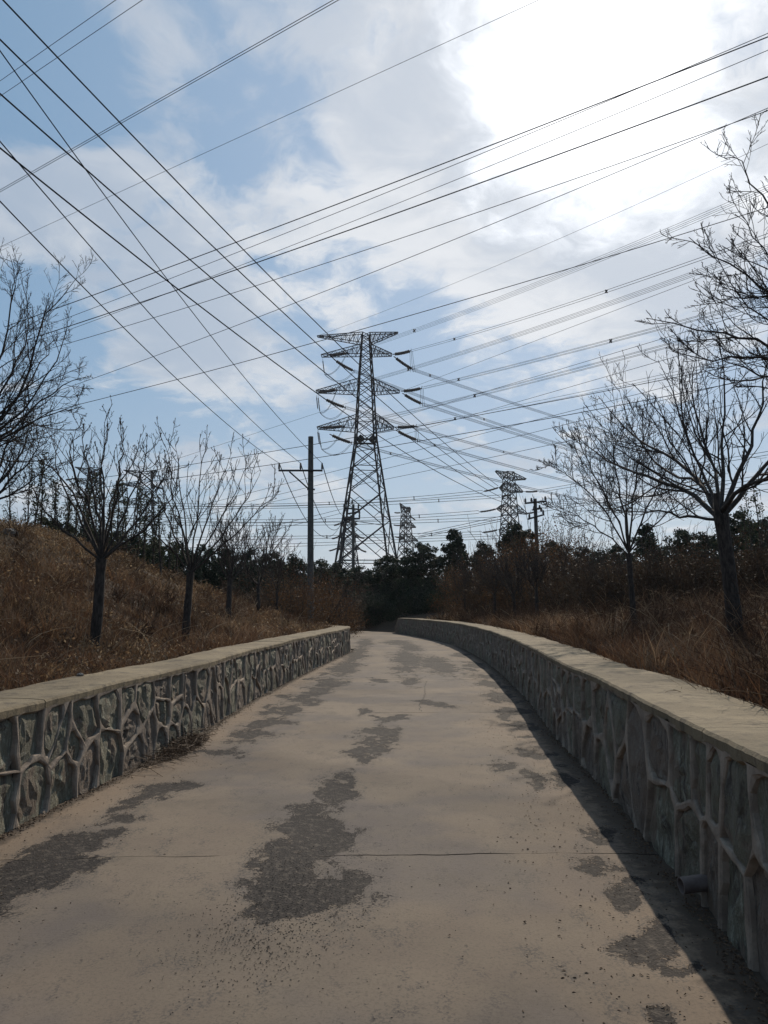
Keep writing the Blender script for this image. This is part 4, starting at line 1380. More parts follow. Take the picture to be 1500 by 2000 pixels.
ev_list = [  # px, top py, half width px, D, variant, label
    (755, 1086, 40, 62, 1, 'low round dark evergreen right of the big pylon foot'),
    (822, 1062, 42, 60, 1, 'round dark evergreen left of the pointed one above the road end'),
    (890, 1036, 36, 58, 0, 'pointed dark evergreen standing tallest above the road end'),
    (948, 1062, 34, 60, 2, 'dark evergreen with ragged top between the pointed tree and the far pylon'),
    (1015, 1023, 46, 58, 2, 'tall dark evergreen in front of the far right pylon'),
    (1085, 1058, 38, 60, 3, 'dark evergreen just right of the leaning pole'),
    (1150, 1072, 44, 55, 1, 'dark evergreen behind the twiggy tree, nearest the leaning pole'),
    (1205, 1066, 40, 52, 3, 'dark evergreen directly behind the twiggy bare tree'),
    (1268, 1026, 38, 44, 0, 'pointed dark evergreen between the twiggy tree and the forked tree'),
    (1335, 1036, 42, 46, 1, 'rounded dark evergreen left of the forked trunk'),
    (1385, 1045, 38, 46, 2, 'dark evergreen half hidden by the forked trunk'),
    (1448, 1002, 50, 40, 3, 'bushy dark evergreen right of the forked trunk'),
    (1500, 1015, 50, 38, 1, 'dark evergreen at the right edge of the photo'),
    (700, 1108, 38, 75, 1, 'small dark evergreen behind the foot of the thin far pole'),
    (655, 1100, 34, 66, 3, 'dark evergreen between the concrete pole and the pylon'),
    (620, 1095, 34, 64, 1, 'dark evergreen right behind the concrete pole'),
    (575, 1088, 36, 60, 2, 'dark evergreen left of the concrete pole'),
    (530, 1080, 38, 56, 3, 'dark evergreen behind the fifth tree of the left row'),
    (485, 1076, 38, 54, 1, 'dark evergreen behind the fourth tree of the left row'),
    (440, 1072, 38, 52, 2, 'dark evergreen behind the third tree of the left row'),
    (395, 1066, 38, 50, 3, 'dark evergreen right of the second tree of the left row'),
    (350, 1062, 38, 48, 1, 'dark evergreen behind the second tree of the left row'),
    (305, 1055, 38, 46, 2, 'dark evergreen between the first and second tree of the left row'),
    (260, 1048, 38, 44, 3, 'dark evergreen just right of the first tree of the left row'),
    (215, 1040, 38, 42, 1, 'dark evergreen behind the first tree of the left row'),
    (170, 1030, 38, 40, 2, 'dark evergreen on the bank top left of the first tree'),
    (125, 1022, 38, 38, 3, 'dark evergreen on the bank top near the left edge'),
    (80, 1012, 38, 36, 1, 'dark evergreen on the bank top, leftmost clear one'),
]
for (px, ty, hw, D, vv, lab) in ev_list:
    b = g_at(px, D); tp = at(px, ty, D)
    H = tp[2] - b[2] + .15
    w = hw / 1500 * D
    b[2] -= .15
    place_meshes('evergreen_tree', [('crown', EV[vv][0]), ('trunk', EV[vv][1])], b, (w / [1.15, 1.6, 1.4, 1.7][vv] * 1.12,) * 2 + (H / 5.0,), lab, 'tree', 'dark evergreens behind the road', rngE.random() * 6.28)


# hedge at the bend
def bush_mesh(seed, W_, H, Dp, matl, size, ncl, per, stems=True):
    rng = np.random.default_rng(seed)
    cs = np.stack([rng.uniform(-W_, W_, ncl), rng.uniform(-Dp, Dp, ncl), rng.random(ncl) ** .8 * H * .9 + H * .05], 1)
    edge = 1 - (cs[:, 0] / W_) ** 2 * .55
    cs[:, 2] *= edge * (.75 + .35 * rng.random(ncl))
    V, F, ti = leaf_cloud(cs, np.full(ncl, H * .16), per, size, rng)
    me = mesh_np('foliage', V, F, M[matl], False, attrs={'tint': ti})
    k = 26
    O = np.stack([rng.uniform(-W_ * .5, W_ * .5, k), rng.uniform(-Dp * .5, Dp * .5, k), np.full(k, -.1)], 1)
    Dv = np.stack([O[:, 0] / W_ * .8, O[:, 1] / Dp * .8, np.full(k, 1.0)], 1) + rng.normal(0, .2, (k, 3))
    P = grow(O, Dv, H * rng.uniform(.8, 1.25, k), 6, .02, .1, rng)
    R = np.full((k, 6), .018) * np.linspace(1, .3, 6)
    P1, R1 = sprout(P, R, 6, .3, (.3, .8), .35, 4, .05, .1, rng, .6, .005)
    V, F = join([tubes(P, R, 4), tubes(P1, R1, 3)])
    return me, mesh_np('stems', V, F, M['bark'], True)


HB = bush_mesh(301, 2.6, 2.6, 1.4, 'evergreen', .05, 330, 80)
for (px, D, s, lab) in [(715, 57, .95, 'low dark evergreen hedge clump left of the bend, beside the left wall end'),
                        (785, 60, 1.05, 'low dark evergreen hedge clump in the middle behind the road end'),
                        (860, 58, 1.1, 'low dark evergreen hedge clump just behind the end of the right wall')]:
    b = g_at(px, D); b[2] -= .3
    place_meshes('hedge', [('foliage', HB[0]), ('stems', HB[1])], b, (s, s, s), lab, 'hedge', 'hedge clumps behind the road end', rngE.random() * .5)
SB = [bush_mesh(311, 1.5, 3.0, 1.3, 'brownleaf', .028, 110, 80), bush_mesh(312, 1.4, 2.6, 1.2, 'brownleaf2', .032, 120, 90)]
shr = [(575, 36, 1.35, 0, 'tall orange-brown leafed shrub left of the concrete pole'), (640, 43, 1.3, 0, 'orange-brown shrub just right of the concrete pole'),
       (545, 44, 1.4, 1, 'dark brown shrub behind the fifth tree of the left row'), (470, 38, 1.25, 1, 'dark brown shrub behind the third tree of the left row'),
       (610, 52, 1.5, 1, 'dark brown shrub behind the concrete pole'), (668, 50, 1.2, 1, 'dark brown shrub at the end of the left wall'),
       (905, 50, 1.25, 0, 'orange-brown shrub at the far end of the right wall'), (950, 46, 1.45, 0, 'orange-brown shrub behind the farthest small right tree'),
       (985, 42, 1.4, 1, 'brown shrub right of the small tree with orange shrubs'), (1030, 38, 1.4, 0, 'orange-brown shrub beneath the tall evergreen'),
       (1075, 42, 1.75, 0, 'tall orange-brown shrub just right of the leaning pole'), (1110, 33, 1.25, 1, 'brown shrub between the leaning pole and the twiggy tree'),
       (1160, 28, 1.0, 1, 'dark brown shrub left of the twiggy tree foot'), (1210, 26, .9, 1, 'dark brown shrub behind the twiggy tree foot'),
       (1290, 24, .9, 1, 'dark brown shrub right of the twiggy tree foot'), (1360, 22, .85, 1, 'dark brown shrub left of the forked tree trunk'),
       (1500, 20, .85, 1, 'dark brown shrub at the right edge behind the forked tree'),
       (735, 72, 1.3, 1, 'pale brown shrub above the hedge left of centre'), (850, 68, 1.5, 0, 'brown shrub between the round and the pointed evergreens')]
for (px, D, s, k, lab) in shr:
    b = g_at(px, D); b[2] -= .1
    place_meshes('brown_shrub', [('foliage', SB[k][0]), ('stems', SB[k][1])], b, (s * .95, s * .95, s), lab, 'shrub', 'withered brown shrubs', rngE.random() * 6.28)


# poplar shoots on the bank top
def poplar_mesh(seed):
    rng = np.random.default_rng(seed)
    H = 4.0
    P = grow(np.array([[0., 0, -.2]]), np.array([[0, 0, 1.]]), np.array([H]), 12, .1, .03, rng)
    R = np.full((1, 12), .045) * np.linspace(1, .2, 12)
    P1, R1 = sprout(P, R, 16, .15, (.2, .5), .22, 5, .15, .06, rng, .5, .007)
    cs = np.concatenate([P1[:, 2:].reshape(-1, 3), P[0, 3:]])
    V, F, ti = leaf_cloud(cs, np.full(len(cs), .12), 10, .036, rng)
    me = mesh_np('leaves', V, F, M['poplar'], False, attrs={'tint': ti})
    V, F = join([tubes(P, R, 5), tubes(P1, R1, 3)])
    return me, mesh_np('stem', V, F, M['bark'], True)


PM = [poplar_mesh(s) for s in (401, 402, 403)]
pop = [(12, 925), (38, 900), (55, 878), (70, 905), (90, 935), (105, 925), (118, 945), (140, 935), (155, 915), (168, 925), (186, 950), (200, 940), (214, 955), (230, 950),
       (246, 930), (262, 955), (278, 960), (295, 975), (312, 970), (330, 985), (346, 1000), (228, 985), (130, 975), (64, 960), (1378 + 95, 962), (1462, 985), (1490, 945), (1412, 1000)]
order = sorted(range(21 + 3), key=lambda j: pop[j][0]); order2 = sorted(range(24, len(pop)), key=lambda j: pop[j][0])
NUM = ['leftmost', 'second', 'third', 'fourth', 'fifth', 'sixth', 'seventh', 'eighth', 'ninth', 'tenth', 'eleventh', 'twelfth', 'thirteenth', 'fourteenth', 'fifteenth', 'sixteenth', 'seventeenth', 'eighteenth', 'nineteenth', 'twentieth', 'twenty-first', 'twenty-second', 'twenty-third', 'twenty-fourth']


def plab(i):
    if i in order:
        k = order.index(i)
        return NUM[k] + ' slender poplar shoot from the left edge on the bank top'
    k = order2.index(i)
    return ['first', 'second', 'third', 'fourth'][k] + ' slender poplar shoot right of the forked tree trunk'


for i, (px, ty) in enumerate(pop):
    D = 27 + (i * 7 % 9)
    b = g_at(px, D); b[2] -= .1
    tp = at(px, ty, D)
    H = max(tp[2] - b[2], .8)
    k = i % 3
    wd = 'on the left bank top' if px < 700 else 'behind the forked tree at right'
    place_meshes('poplar_sapling', [('leaves', PM[k][0]), ('stem', PM[k][1])], b, (1.15, 1.15, H / 4.0), plab(i), 'sapling', 'poplar shoots ' + wd, rngE.random() * 6.28)

# distant woods, a mass nobody could count
rw = np.random.default_rng(55)
n = 5200
ang = rw.uniform(-.62, .62, n); Dd = rw.uniform(95, 210, n)
X = np.tan(ang) * Dd
hgt = 5.5 + 5 * fbm(X * .07 + 40, Dd * .05, 3, 66) + 2.0 * hashn(np.floor(X / 3.3), np.floor(Dd / 8), 2)
hgt *= Dd / 165 * np.where(X > 0, .68, .82)
ok = np.abs(X - at(716, 1187, 165)[0]) + 0 * X > -1
cs = np.stack([X, Dd, .6 + hgt * rw.random(n) ** .6], 1)
V, F, ti = leaf_cloud(cs, 1.1 * np.ones(n), 34, .26, rw)
tag(link('distant_woods', mesh_np('distant_woods', V, F, M['farwood'], False, attrs={'tint': ti})), 'dark belt of distant woodland along the horizon', 'woods', kind='stuff')

# far hills
ax = np.linspace(-1.2, 1.2, 160)
rows = []
for (D, hh) in [(900, 0), (1000, 1), (1300, .8), (2600, .2)]:
    X = np.tan(ax) * D
    z = -3 + hh * (22 + 34 * fbm(ax * 5 + 3, ax * 0, 4, 12))
    rows.append(np.stack([X, np.full_like(X, D), z], 1))
V = np.stack(rows); idx = np.arange(4 * 160).reshape(4, 160)
F = np.stack([idx[:-1, :-1], idx[:-1, 1:], idx[1:, 1:], idx[1:, :-1]], -1).reshape(-1, 4)
tag(link('hills', mesh_np('hills', V, F, M['farwood'], True, attrs={'tint': np.full(640, .5)})), kind='structure')


# ------------------------------------------------------------------ utility poles
def insulator(p, h, r):
    z = np.linspace(0, h, 13)
    R = np.array([.45, .5, 1, .55, .95, .5, .9, .5, .85, .45, .75, .5, .35]) * r
    P = np.stack([np.full(13, p[0]), np.full(13, p[1]), p[2] + z], 1)
    return tubes(P[None], R[None], 10, True)


P1D = 40.0
pb = g_at(607, P1D); pb[2] -= .3
ptop = at(607, 853, P1D)
pole = empty('utility_pole', pb, 'round grey concrete utility pole with three insulators, behind the left wall', 'utility pole')
V, F = tubes(np.array([[pb, ptop]]), np.array([[.185, .135]]), 16, True)
link('pole_shaft', mesh_np('pole_shaft', V, F, M['pole'], True), pole)
ca, cb = at(544, 919, P1D - .16), at(630, 919, P1D - .16)
V, F = bar(ca, cb, .075); link('crossarm', mesh_np('crossarm', V, F, M['iron']), pole)
V, F = bar(at(565, 921, P1D - .2), at(604, 956, P1D - .16), .055); link('brace', mesh_np('brace', V, F, M['iron']), pole)
V, F = tubes(np.array([[at(600, 956, P1D), at(615, 956, P1D)]]), np.full((1, 2), .05), 6, True); link('clamp', mesh_np('clamp', V, F, M['iron']), pole)
INS = []
for px in (545, 587, 629):
    p = at(px, 917, P1D - .16)
    V, F = insulator(p, .36, .068)
    link('insulator', mesh_np('insulator', V, F, M['insul'], True), pole)
    INS.append(p + [0, 0, .34])

P2D = 82.0
pb = g_at(690, P2D); pt_ = at(690, 985, P2D)
pole2 = empty('utility_pole', pb, 'thin far utility pole with two crossarms in front of the big pylon foot', 'utility pole')
V, F = tubes(np.array([[pb - [0, 0, .3], pt_]]), np.array([[.19, .14]]), 12, True); link('pole_shaft', mesh_np('pole_shaft', V, F, M['pole'], True), pole2)
for (a, b) in [((672, 992), (702, 995)), ((670, 1015), (703, 1013)), ((676, 1004), (700, 1000))]:
    V, F = bar(at(*a, P2D - .2), at(*b, P2D + .2), .13); link('crossarm', mesh_np('crossarm', V, F, M['iron']), pole2)
for q_ in [(672, 992), (700, 993), (672, 1013), (702, 1011), (702, 1004), (688, 984)]:
    V, F = insulator(at(q_[0], q_[1], P2D), .42, .13); link('insulator', mesh_np('insulator', V, F, M['insul'], True), pole2)

P3D = 58.0
pb = g_at(1053, P3D); pt_ = at(1045, 974, P3D)
pole3 = empty('utility_pole', pb, 'leaning dark utility pole with double crossarms among the evergreens at right', 'utility pole')
V, F = tubes(np.array([[pb - [0, 0, .3], pt_]]), np.array([[.19, .13]]), 12, True); link('pole_shaft', mesh_np('pole_shaft', V, F, M['pole'], True), pole3)
for (a, b, w_) in [((1025, 983), (1067, 979), .10), ((1031, 1014), (1063, 1005), .09), ((1041, 1043), (1061, 1042), .07), ((1040, 996), (1056, 992), .1)]:
    V, F = bar(at(*a, P3D - .3), at(*b, P3D - .1), w_); link('crossarm', mesh_np('crossarm', V, F, M['iron']), pole3)
for q_ in [(1026, 981), (1038, 980), (1065, 977), (1034, 1012), (1061, 1004), (1043, 996), (1054, 994), (1057, 999)]:
    V, F = insulator(at(q_[0], q_[1], P3D - .1), .3, .11); link('insulator', mesh_np('insulator', V, F, M['insul'], True), pole3)


# ------------------------------------------------------------------ lattice pylons
def lattice(name, root, cx, D, prof, rot, bw, lw, full=True):
    """prof: [(z, halfwidth)] bottom to top. legs + braces as separate bars"""
    ca_, sa_ = math.cos(rot), math.sin(rot)
    def corner(k, z, hw):
        sx, sy = [(-1, -1), (1, -1), (1, 1), (-1, 1)][k]
        x, y = sx * hw, sy * hw
        return np.array([cx + x * ca_ - y * sa_, D + x * sa_ + y * ca_, z])
    zs = [p_[0] for p_ in prof]; ws = [p_[1] for p_ in prof]
    w_of = lambda z: float(np.interp(z, zs, ws))
    for k in range(4):
        P = np.array([[corner(k, z, w_of(z)) for z in np.linspace(zs[0], zs[-1], 2 + 6 * (len(zs) > 2))]])
        P = np.array([[corner(k, z, w) for z, w in prof]])
        R = np.interp(P[0, :, 2], [zs[0], zs[-1]], [lw * .8, lw * .45])[None]
        V, F = tubes(P, R, 4, True)
        link('leg', mesh_np('leg', V, F, M['steel']), root)
    # panels
    z = zs[0] + .2; panels = []
    while z < zs[-1] - .5:
        h = max(w_of(z) * 2 * .72, 1.5)
        z2 = min(z + h, zs[-1])
        panels.append((z, z2)); z = z2
    return corner, w_of, panels


def add_bar(root, a, b, w, name='brace'):
    V, F = bar(a, b, w)
    return link(name, mesh_np(name, V, F, M['steel']), root)


def arm_truss(corner, w_of, zb, zt, tip, tipw, bw, nseg):
    """box arm: two lower and two upper chords converging towards the tip, with lacing. returns joined bars"""
    out = []
    side = 0 if tip[0] < (corner(0, zb, 1)[0] + corner(1, zb, 1)[0]) / 2 else 1
    k1, k2 = ((0, 3) if side == 0 else (1, 2))
    b1, b2 = corner(k1, zb, w_of(zb)), corner(k2, zb, w_of(zb))
    t1, t2 = corner(k1, zt, w_of(zt)), corner(k2, zt, w_of(zt))
    q1 = tip + np.array([0, -tipw, 0]); q2 = tip + np.array([0, tipw, 0])
    for a, b in ((b1, q1), (b2, q2), (t1, q1), (t2, q2)): out.append(bar(a, b, bw * 1.25))
    out.append(bar(q1, q2, bw * 1.2))
    L_ = [(a + (b - a) * s) for s in np.linspace(0, 1, nseg + 1)[:-1] for a, b in [(b1, q1)]]
    f = lambda a, b, s: a + (b - a) * s
    S = np.linspace(0, 1, nseg + 1)
    for i in range(nseg):
        s0, s1 = S[i], S[i + 1]
        for (lo, up) in (((b1, q1), (t1, q1)), ((b2, q2), (t2, q2))):
            out.append(bar(f(*lo, s0), f(*up, s1), bw * .7)) if i % 2 else out.append(bar(f(*up, s0), f(*lo, s1), bw * .7))
            out.append(bar(f(*lo, s0), f(*up, s0), bw * .6))
        out.append(bar(f(b1, q1, s0), f(b2, q2, s1), bw * .6) if i % 2 else bar(f(b2, q2, s0), f(b1, q1, s1), bw * .6))
        out.append(bar(f(t1, q1, s0), f(t2, q2, s1), bw * .6) if i % 2 else bar(f(t2, q2, s0), f(t1, q1, s1), bw * .6))
    return join(out)


def strings(p, q_, r):
    """insulator string from p to q with ribs"""
    n = 26
    t = np.linspace(0, 1, n)[:, None]
    P = p + (q_ - p) * t; P[:, 2] -= .25 * np.sin(t[:, 0] * math.pi) * .6
    R = np.where(np.arange(n) % 2 == 0, r, r * .6); R[:4] = r * .25; R[-3:] = r * .3
    return tubes(P[None], R[None], 7, True)


def sagline(a, b, sag, n=14):
    t = np.linspace(0, 1, n)[:, None]
    P = a + (b - a) * t
    P[:, 2] -= (4 * sag * t * (1 - t))[:, 0]
    return P


TD = 165.0
cx = at(713, 1187, TD)[0]
zt = lambda py, D=TD: at(713, py, D)[2]
hwp = lambda wpx, D=TD: wpx / 1500 * D / 2
pyl = empty('pylon', (cx, TD, 0.3), 'tall dark lattice pylon with three tiers of arms, largest in the photo', 'pylon')
prof = [(.3, hwp(138)), (zt(1094), hwp(106)), (zt(985), hwp(74)), (zt(862), hwp(40)), (zt(740), hwp(27)), (zt(651), hwp(14.5))]
rot = math.radians(9)
corner, w_of, panels = lattice('pylon', pyl, cx, TD, prof, rot, .2, .30)
nbr = 0
for pi, (z0, z1) in enumerate(panels):
    w0, w1 = w_of(z0), w_of(z1)
    bw = .145 if z0 < zt(862) else .11
    for k in range(4):
        k2 = (k + 1) % 4
        a0, a1 = corner(k, z0, w0), corner(k2, z0, w0); b0, b1 = corner(k, z1, w1), corner(k2, z1, w1)
        if nbr < 290:
            add_bar(pyl, a0, b1, bw); add_bar(pyl, a1, b0, bw); nbr += 2
        if w0 > 3.2:   # secondary redundant members
            m = (a0 + a1 + b0 + b1) / 4
            for (e0, e1) in ((a0, b0), (a1, b1)):
                add_bar(pyl, (e0 + e1) / 2, (e0 + m) / 2, bw * .55, 'strut'); add_bar(pyl, (e0 + e1) / 2, (e1 + m) / 2, bw * .55, 'strut')
    if pi % 3 == 0 or z0 < 8 or abs(z0 - zt(985)) < 3:
        for k in range(4): add_bar(pyl, corner(k, z1, w1), corner((k + 1) % 4, z1, w1), bw * .9, 'horizontal_beam')
    if pi % 3 == 1:
        add_bar(pyl, corner(0, z1, w1), corner(2, z1, w1), bw * .7, 'horizontal_beam')
# work platform by the waist
z = zt(862)
for k in range(4): add_bar(pyl, corner(k, z, w_of(z)) , corner((k + 1) % 4, z, w_of(z)), .32, 'horizontal_beam')
for (px, D_) in ((703, -2), (727, -2)):
    add_bar(pyl, at(px - 4, 862, TD + D_), at(px + 5, 852, TD + D_), .9, 'gusset_plate')

tiers = [((694), (674), (628, 695), (765, 693), 1.0), ((768), (742), (618, 765), (780, 765), 1.2), ((841), (813), (620, 836), (769, 836), 1.2)]
for (pb_, pt2, lt, rt, tw_) in tiers:
    for tip in (lt, rt):
        D_ = TD + (1.6 if tip[0] < 700 else -1.0)
        V, F = arm_truss(corner, w_of, zt(pb_), zt(pt2), at(tip[0], tip[1], D_), tw_, .11, 9)
        link('crossarm', mesh_np('crossarm', V, F, M['steel']), pyl)
for tip in ((620, 657), (777, 650)):
    V, F = arm_truss(corner, w_of, zt(672), zt(651), at(tip[0], tip[1], TD), .5, .11, 11)
    link('crossarm', mesh_np('crossarm', V, F, M['steel']), pyl)
STR = {}
spec = [('r1u', (767, 692), (803, 685), -3.4), ('r1l', (769, 696), (807, 722), 4.5), ('r2u', (784, 764), (824, 758), -3.4), ('r2l', (786, 768), (825, 789), 4.5),
        ('r3u', (772, 834), (813, 832), -3.4), ('r3l', (773, 840), (816, 860), 4.5),
        ('l1u', (640, 694), (678, 689), -3.4), ('l1l', (652, 702), (692, 725), 4.5), ('l2u', (620, 765), (658, 761), -3.4), ('l2l', (632, 778), (675, 796), 4.5),
        ('l3u', (626, 835), (672, 832), -3.4), ('l3l', (644, 848), (687, 865), 4.5)]
for (k, a, b, dd) in spec:
    D0 = TD + (1.6 if k[0] == 'l' else -1.0)
    p, q_ = at(a[0], a[1], D0 + dd * .1), at(b[0], b[1], D0 + dd)
    out = []
    for s in (-.25, .25):
        out.append(strings(p + [0, s, s * .3], q_ + [0, s, s * .3], .38))
    V, F = join(out); link('insulator_string', mesh_np('insulator_string', V, F, M['insul'], True), pyl)
    V, F = tubes(np.array([q_ + np.array([0, .45 * math.cos(t_), .45 * math.sin(t_)]) for t_ in np.linspace(0, 6.283, 13)])[None], np.full((1, 13), .035), 4)
    link('grading_ring', mesh_np('grading_ring', V, F, M['steel']), pyl)
    STR[k] = q_
for t_ in ('1', '2', '3'):
    for s_ in ('l', 'r'):
        a, b = STR[s_ + t_ + 'u'], STR[s_ + t_ + 'l']
        out = []
        if s_ == 'l':
            k = {'1': [(630, 700, 634, 731)], '2': [(621, 772, 625, 806), (618, 772, 621, 800)], '3': [(622, 840, 628, 877), (620, 840, 624, 868)]}[t_]
            mids = []
            for (x0, y0, x1, y1) in k:
                p0, p1 = at(x0, y0, TD + .6), at(x1, y1, TD + .6)
                V, F = strings(p0, p1, .13); link('post_insulator', mesh_np('post_insulator', V, F, M['insul'], True), pyl)
                mids.append(p1)
            mid = mids[0]
            for o_ in (-.2, .2):
                out.append(tubes(sagline(a + [0, 0, o_], mid + [0, 0, o_ * .3], 1.6)[None], np.full((1, 14), .045), 3))
                out.append(tubes(sagline(mid + [0, 0, o_ * .3], b + [0, 0, o_], 2.0)[None], np.full((1, 14), .045), 3))
        else:
            for o_ in (-.55, 0, .55):
                out.append(tubes(sagline(a + [o_ * .5, 0, -.1], b + [o_, 0, -.6], .9)[None], np.full((1, 14), .045), 3))
        V, F = join(out); link('jumper_loop', mesh_np('jumper_loop', V, F, M['wire']), pyl)


def far_pylon(px, top_py, D, hw_top, hw_base, tiers_, label, strs=(), rot=.5, peak=None, bw=.2):
    X = at(px, 1187, D)[0]
    zf = lambda py: at(px, py, D)[2]
    root = empty('pylon', (X, D, .3), label, 'pylon', None)
    pr = [(.3, hw_base), (zf(top_py + (1120 - top_py) * .55), hw_top * 1.7), (zf(top_py), hw_top)]
    cr_, wf, pn = lattice('pylon', root, X, D, pr, rot, bw, bw * 1.5)
    out = []
    for (z0, z1) in pn:
        for k in range(4):
            k2 = (k + 1) % 4
            out.append(bar(cr_(k, z0, wf(z0)), cr_(k2, z1, wf(z1)), bw)); out.append(bar(cr_(k2, z0, wf(z0)), cr_(k, z1, wf(z1)), bw))
            out.append(bar(cr_(k, z1, wf(z1)), cr_(k2, z1, wf(z1)), bw * .8))
    V, F = join(out); link('lattice_bracing', mesh_np('lattice_bracing', V, F, M['steel']), root)
    for (pyb, pyt, tip) in tiers_:
        V, F = arm_truss(cr_, wf, zf(pyb), zf(pyt), at(tip[0], tip[1], D + (tip[0] - px) * .02), .8, bw * .8, 5)
        link('crossarm', mesh_np('crossarm', V, F, M['steel']), root)
    for (a, b) in strs:
        V, F = strings(at(a[0], a[1], D), at(b[0], b[1], D - 1.5), .30); link('insulator_string', mesh_np('insulator_string', V, F, M['insul'], True), root)
    return root


far_pylon(999, 922, 215, 1.1, 3.8, [(937, 924, (968, 920)), (937, 924, (1027, 936)), (960, 944, (976, 952)), (960, 944, (1021, 961)), (1000, 985, (970, 993)), (1000, 985, (1030, 1004)), (1044, 1030, (976, 1034)), (1044, 1030, (1032, 1050))],
          'far lattice pylon above the evergreens at right with wide slanting top',
          [((977, 951), (943, 960)), ((973, 993), (935, 1000)), ((975, 1034), (941, 1040)), ((1023, 960), (1052, 959)), ((1028, 1003), (1050, 998)), ((1000, 965), (979, 969)), ((1030, 1048), (1055, 1046))], rot=.45, bw=.17)
far_pylon(793, 990, 290, 1.1, 4.2, [(1000, 991, (781, 983)), (1000, 991, (802, 994)), (1030, 1020, (783, 1026)), (1030, 1020, (812, 1030)), (1055, 1045, (786, 1052)), (1055, 1045, (816, 1056))],
          'small distant lattice pylon between the big pylon and the round evergreen',
          [((783, 1001), (770, 1001)), ((783, 1026), (768, 1025)), ((786, 1050), (771, 1048)), ((800, 1006), (812, 1016))], rot=.6, bw=.20)
far_pylon(680, 1010, 250, 1.2, 4.6, [(1028, 1018, (664, 1022)), (1028, 1018, (698, 1024)), (1050, 1040, (660, 1048)), (1050, 1040, (702, 1048)), (1074, 1064, (658, 1072)), (1074, 1064, (704, 1072))],
          'distant lattice pylon seen through the left leg of the big pylon', [((664, 1022), (652, 1026)), ((661, 1048), (648, 1052)), ((660, 1070), (642, 1076)), ((700, 1048), (712, 1051)), ((702, 1072), (716, 1078))], rot=.3, bw=.18)
far_pylon(275, 920, 230, 1.6, 6.0, [(934, 922, (243, 919)), (934, 922, (306, 919)), (952, 942, (238, 946)), (952, 942, (304, 950)), (985, 975, (232, 980)), (985, 975, (308, 982))],
          'distant lattice pylon with flat top behind the first left tree', [((240, 946), (228, 950)), ((304, 950), (318, 954))], rot=.15, bw=.18)
far_pylon(172, 915, 235, 1.6, 6.0, [(930, 918, (148, 913)), (930, 918, (196, 921)), (948, 938, (142, 935)), (948, 938, (202, 942)), (975, 965, (140, 968)), (975, 965, (206, 972))],
          'distant lattice pylon hidden in poplar twigs at far left', [((142, 935), (128, 937))], rot=.5, bw=.18)


# ------------------------------------------------------------------ overhead wires
def project(P):
    r = P - np.array([0, 0, EYE])
    yy = r[..., 1] * ct + r[..., 2] * st_
    up = -r[..., 1] * st_ + r[..., 2] * ct
    return 750 + 1500 * r[..., 0] / yy, 1000 - 1500 * up / yy


def wire_path(a, Da, b, Db, mid=None, ext=(0, 0), n=48):
    A = at(a[0], a[1], Da); B = at(b[0], b[1], Db)
    t = np.linspace(-ext[0], 1 + ext[1], n)

    def curve(s):
        P = A + (B - A) * t[:, None]
        P[:, 2] -= 4 * s * t * (1 - t)
        return P
    s = 0.0
    if mid is not None:
        lo, hi = -5.0, 40.0
        for _ in range(40):
            s = (lo + hi) / 2
            x, y = project(curve(s))
            o = np.argsort(x)
            if np.interp(mid[0], x[o], y[o]) < mid[1]: lo = s
            else: hi = s
    return curve(max(s, 0.0))


def wire(label, a, Da, b, Db, mid=None, w=1.2, ext=(.15, 0), group=None, bundle=None, spacers=(), name='power_line'):
    P = wire_path(a, Da, b, Db, mid, ext)
    Dm = math.sqrt(Da * Db)
    r = w * Dm / 3000 * 1.12
    if bundle is None:
        V, F = tubes(P[None], np.full((1, len(P)), r), 5)
        o = link(name, mesh_np(name, V, F, M['wire'], True))
        return tag(o, label, 'power line', group)
    root = empty(name, (float(P[-1, 0]), float(P[-1, 1]), float(P[-1, 2])), label, 'power line', group)
    offs = {2: [(0, -.5), (0, .5)], 4: [(-.5, -.5), (.5, -.5), (-.5, .5), (.5, .5)], 3: [(0, -.7), (.5, 0), (0, .7)]}[bundle[0]]
    T = P[-1] - P[0]; nrm = np.array([-T[1], T[0], 0]); nrm /= np.linalg.norm(nrm)
    for (ox, oz) in offs:
        Q = P + nrm * ox * bundle[1] + np.array([0, 0, oz * bundle[1]])
        V, F = tubes(Q[None], np.full((1, len(Q)), r), 4)
        link('conductor', mesh_np('conductor', V, F, M['wire'], True), root)
    for sx in spacers:
        x, _ = project(P); k = int(np.argmin(np.abs(x - sx)))
        out = []
        s_ = bundle[1] * .5
        c = P[k]
        for (p_, q_) in [((-1, -1), (1, 1)), ((-1, 1), (1, -1))]:
            out.append(bar(c + nrm * p_[0] * s_ + [0, 0, p_[1] * s_ * 1.2], c + nrm * q_[0] * s_ + [0, 0, q_[1] * s_ * 1.2], max(.16, r * 2)))
        V, F = join(out); link('spacer', mesh_np('spacer', V, F, M['iron']), root)
    return root


# four conductors sweeping down from the upper left to the far right pylon
wire('thick wire from the top left corner, highest of four to the far right pylon', (6, 0), 55, (973, 949), 215, (461, 473), 1.75)
wire('thick wire from the upper left edge, second of four to the far right pylon', (0, 77), 55, (966, 953), 215, (423, 488), 1.75)
wire('thick wire from the left edge, third of four to the far right pylon', (0, 183), 55, (976, 970), 215, (371, 507), 1.75)
wire('thick wire from the left edge, lowest of four to the far right pylon', (0, 289), 55, (986, 982), 215, (348, 565), 1.75)


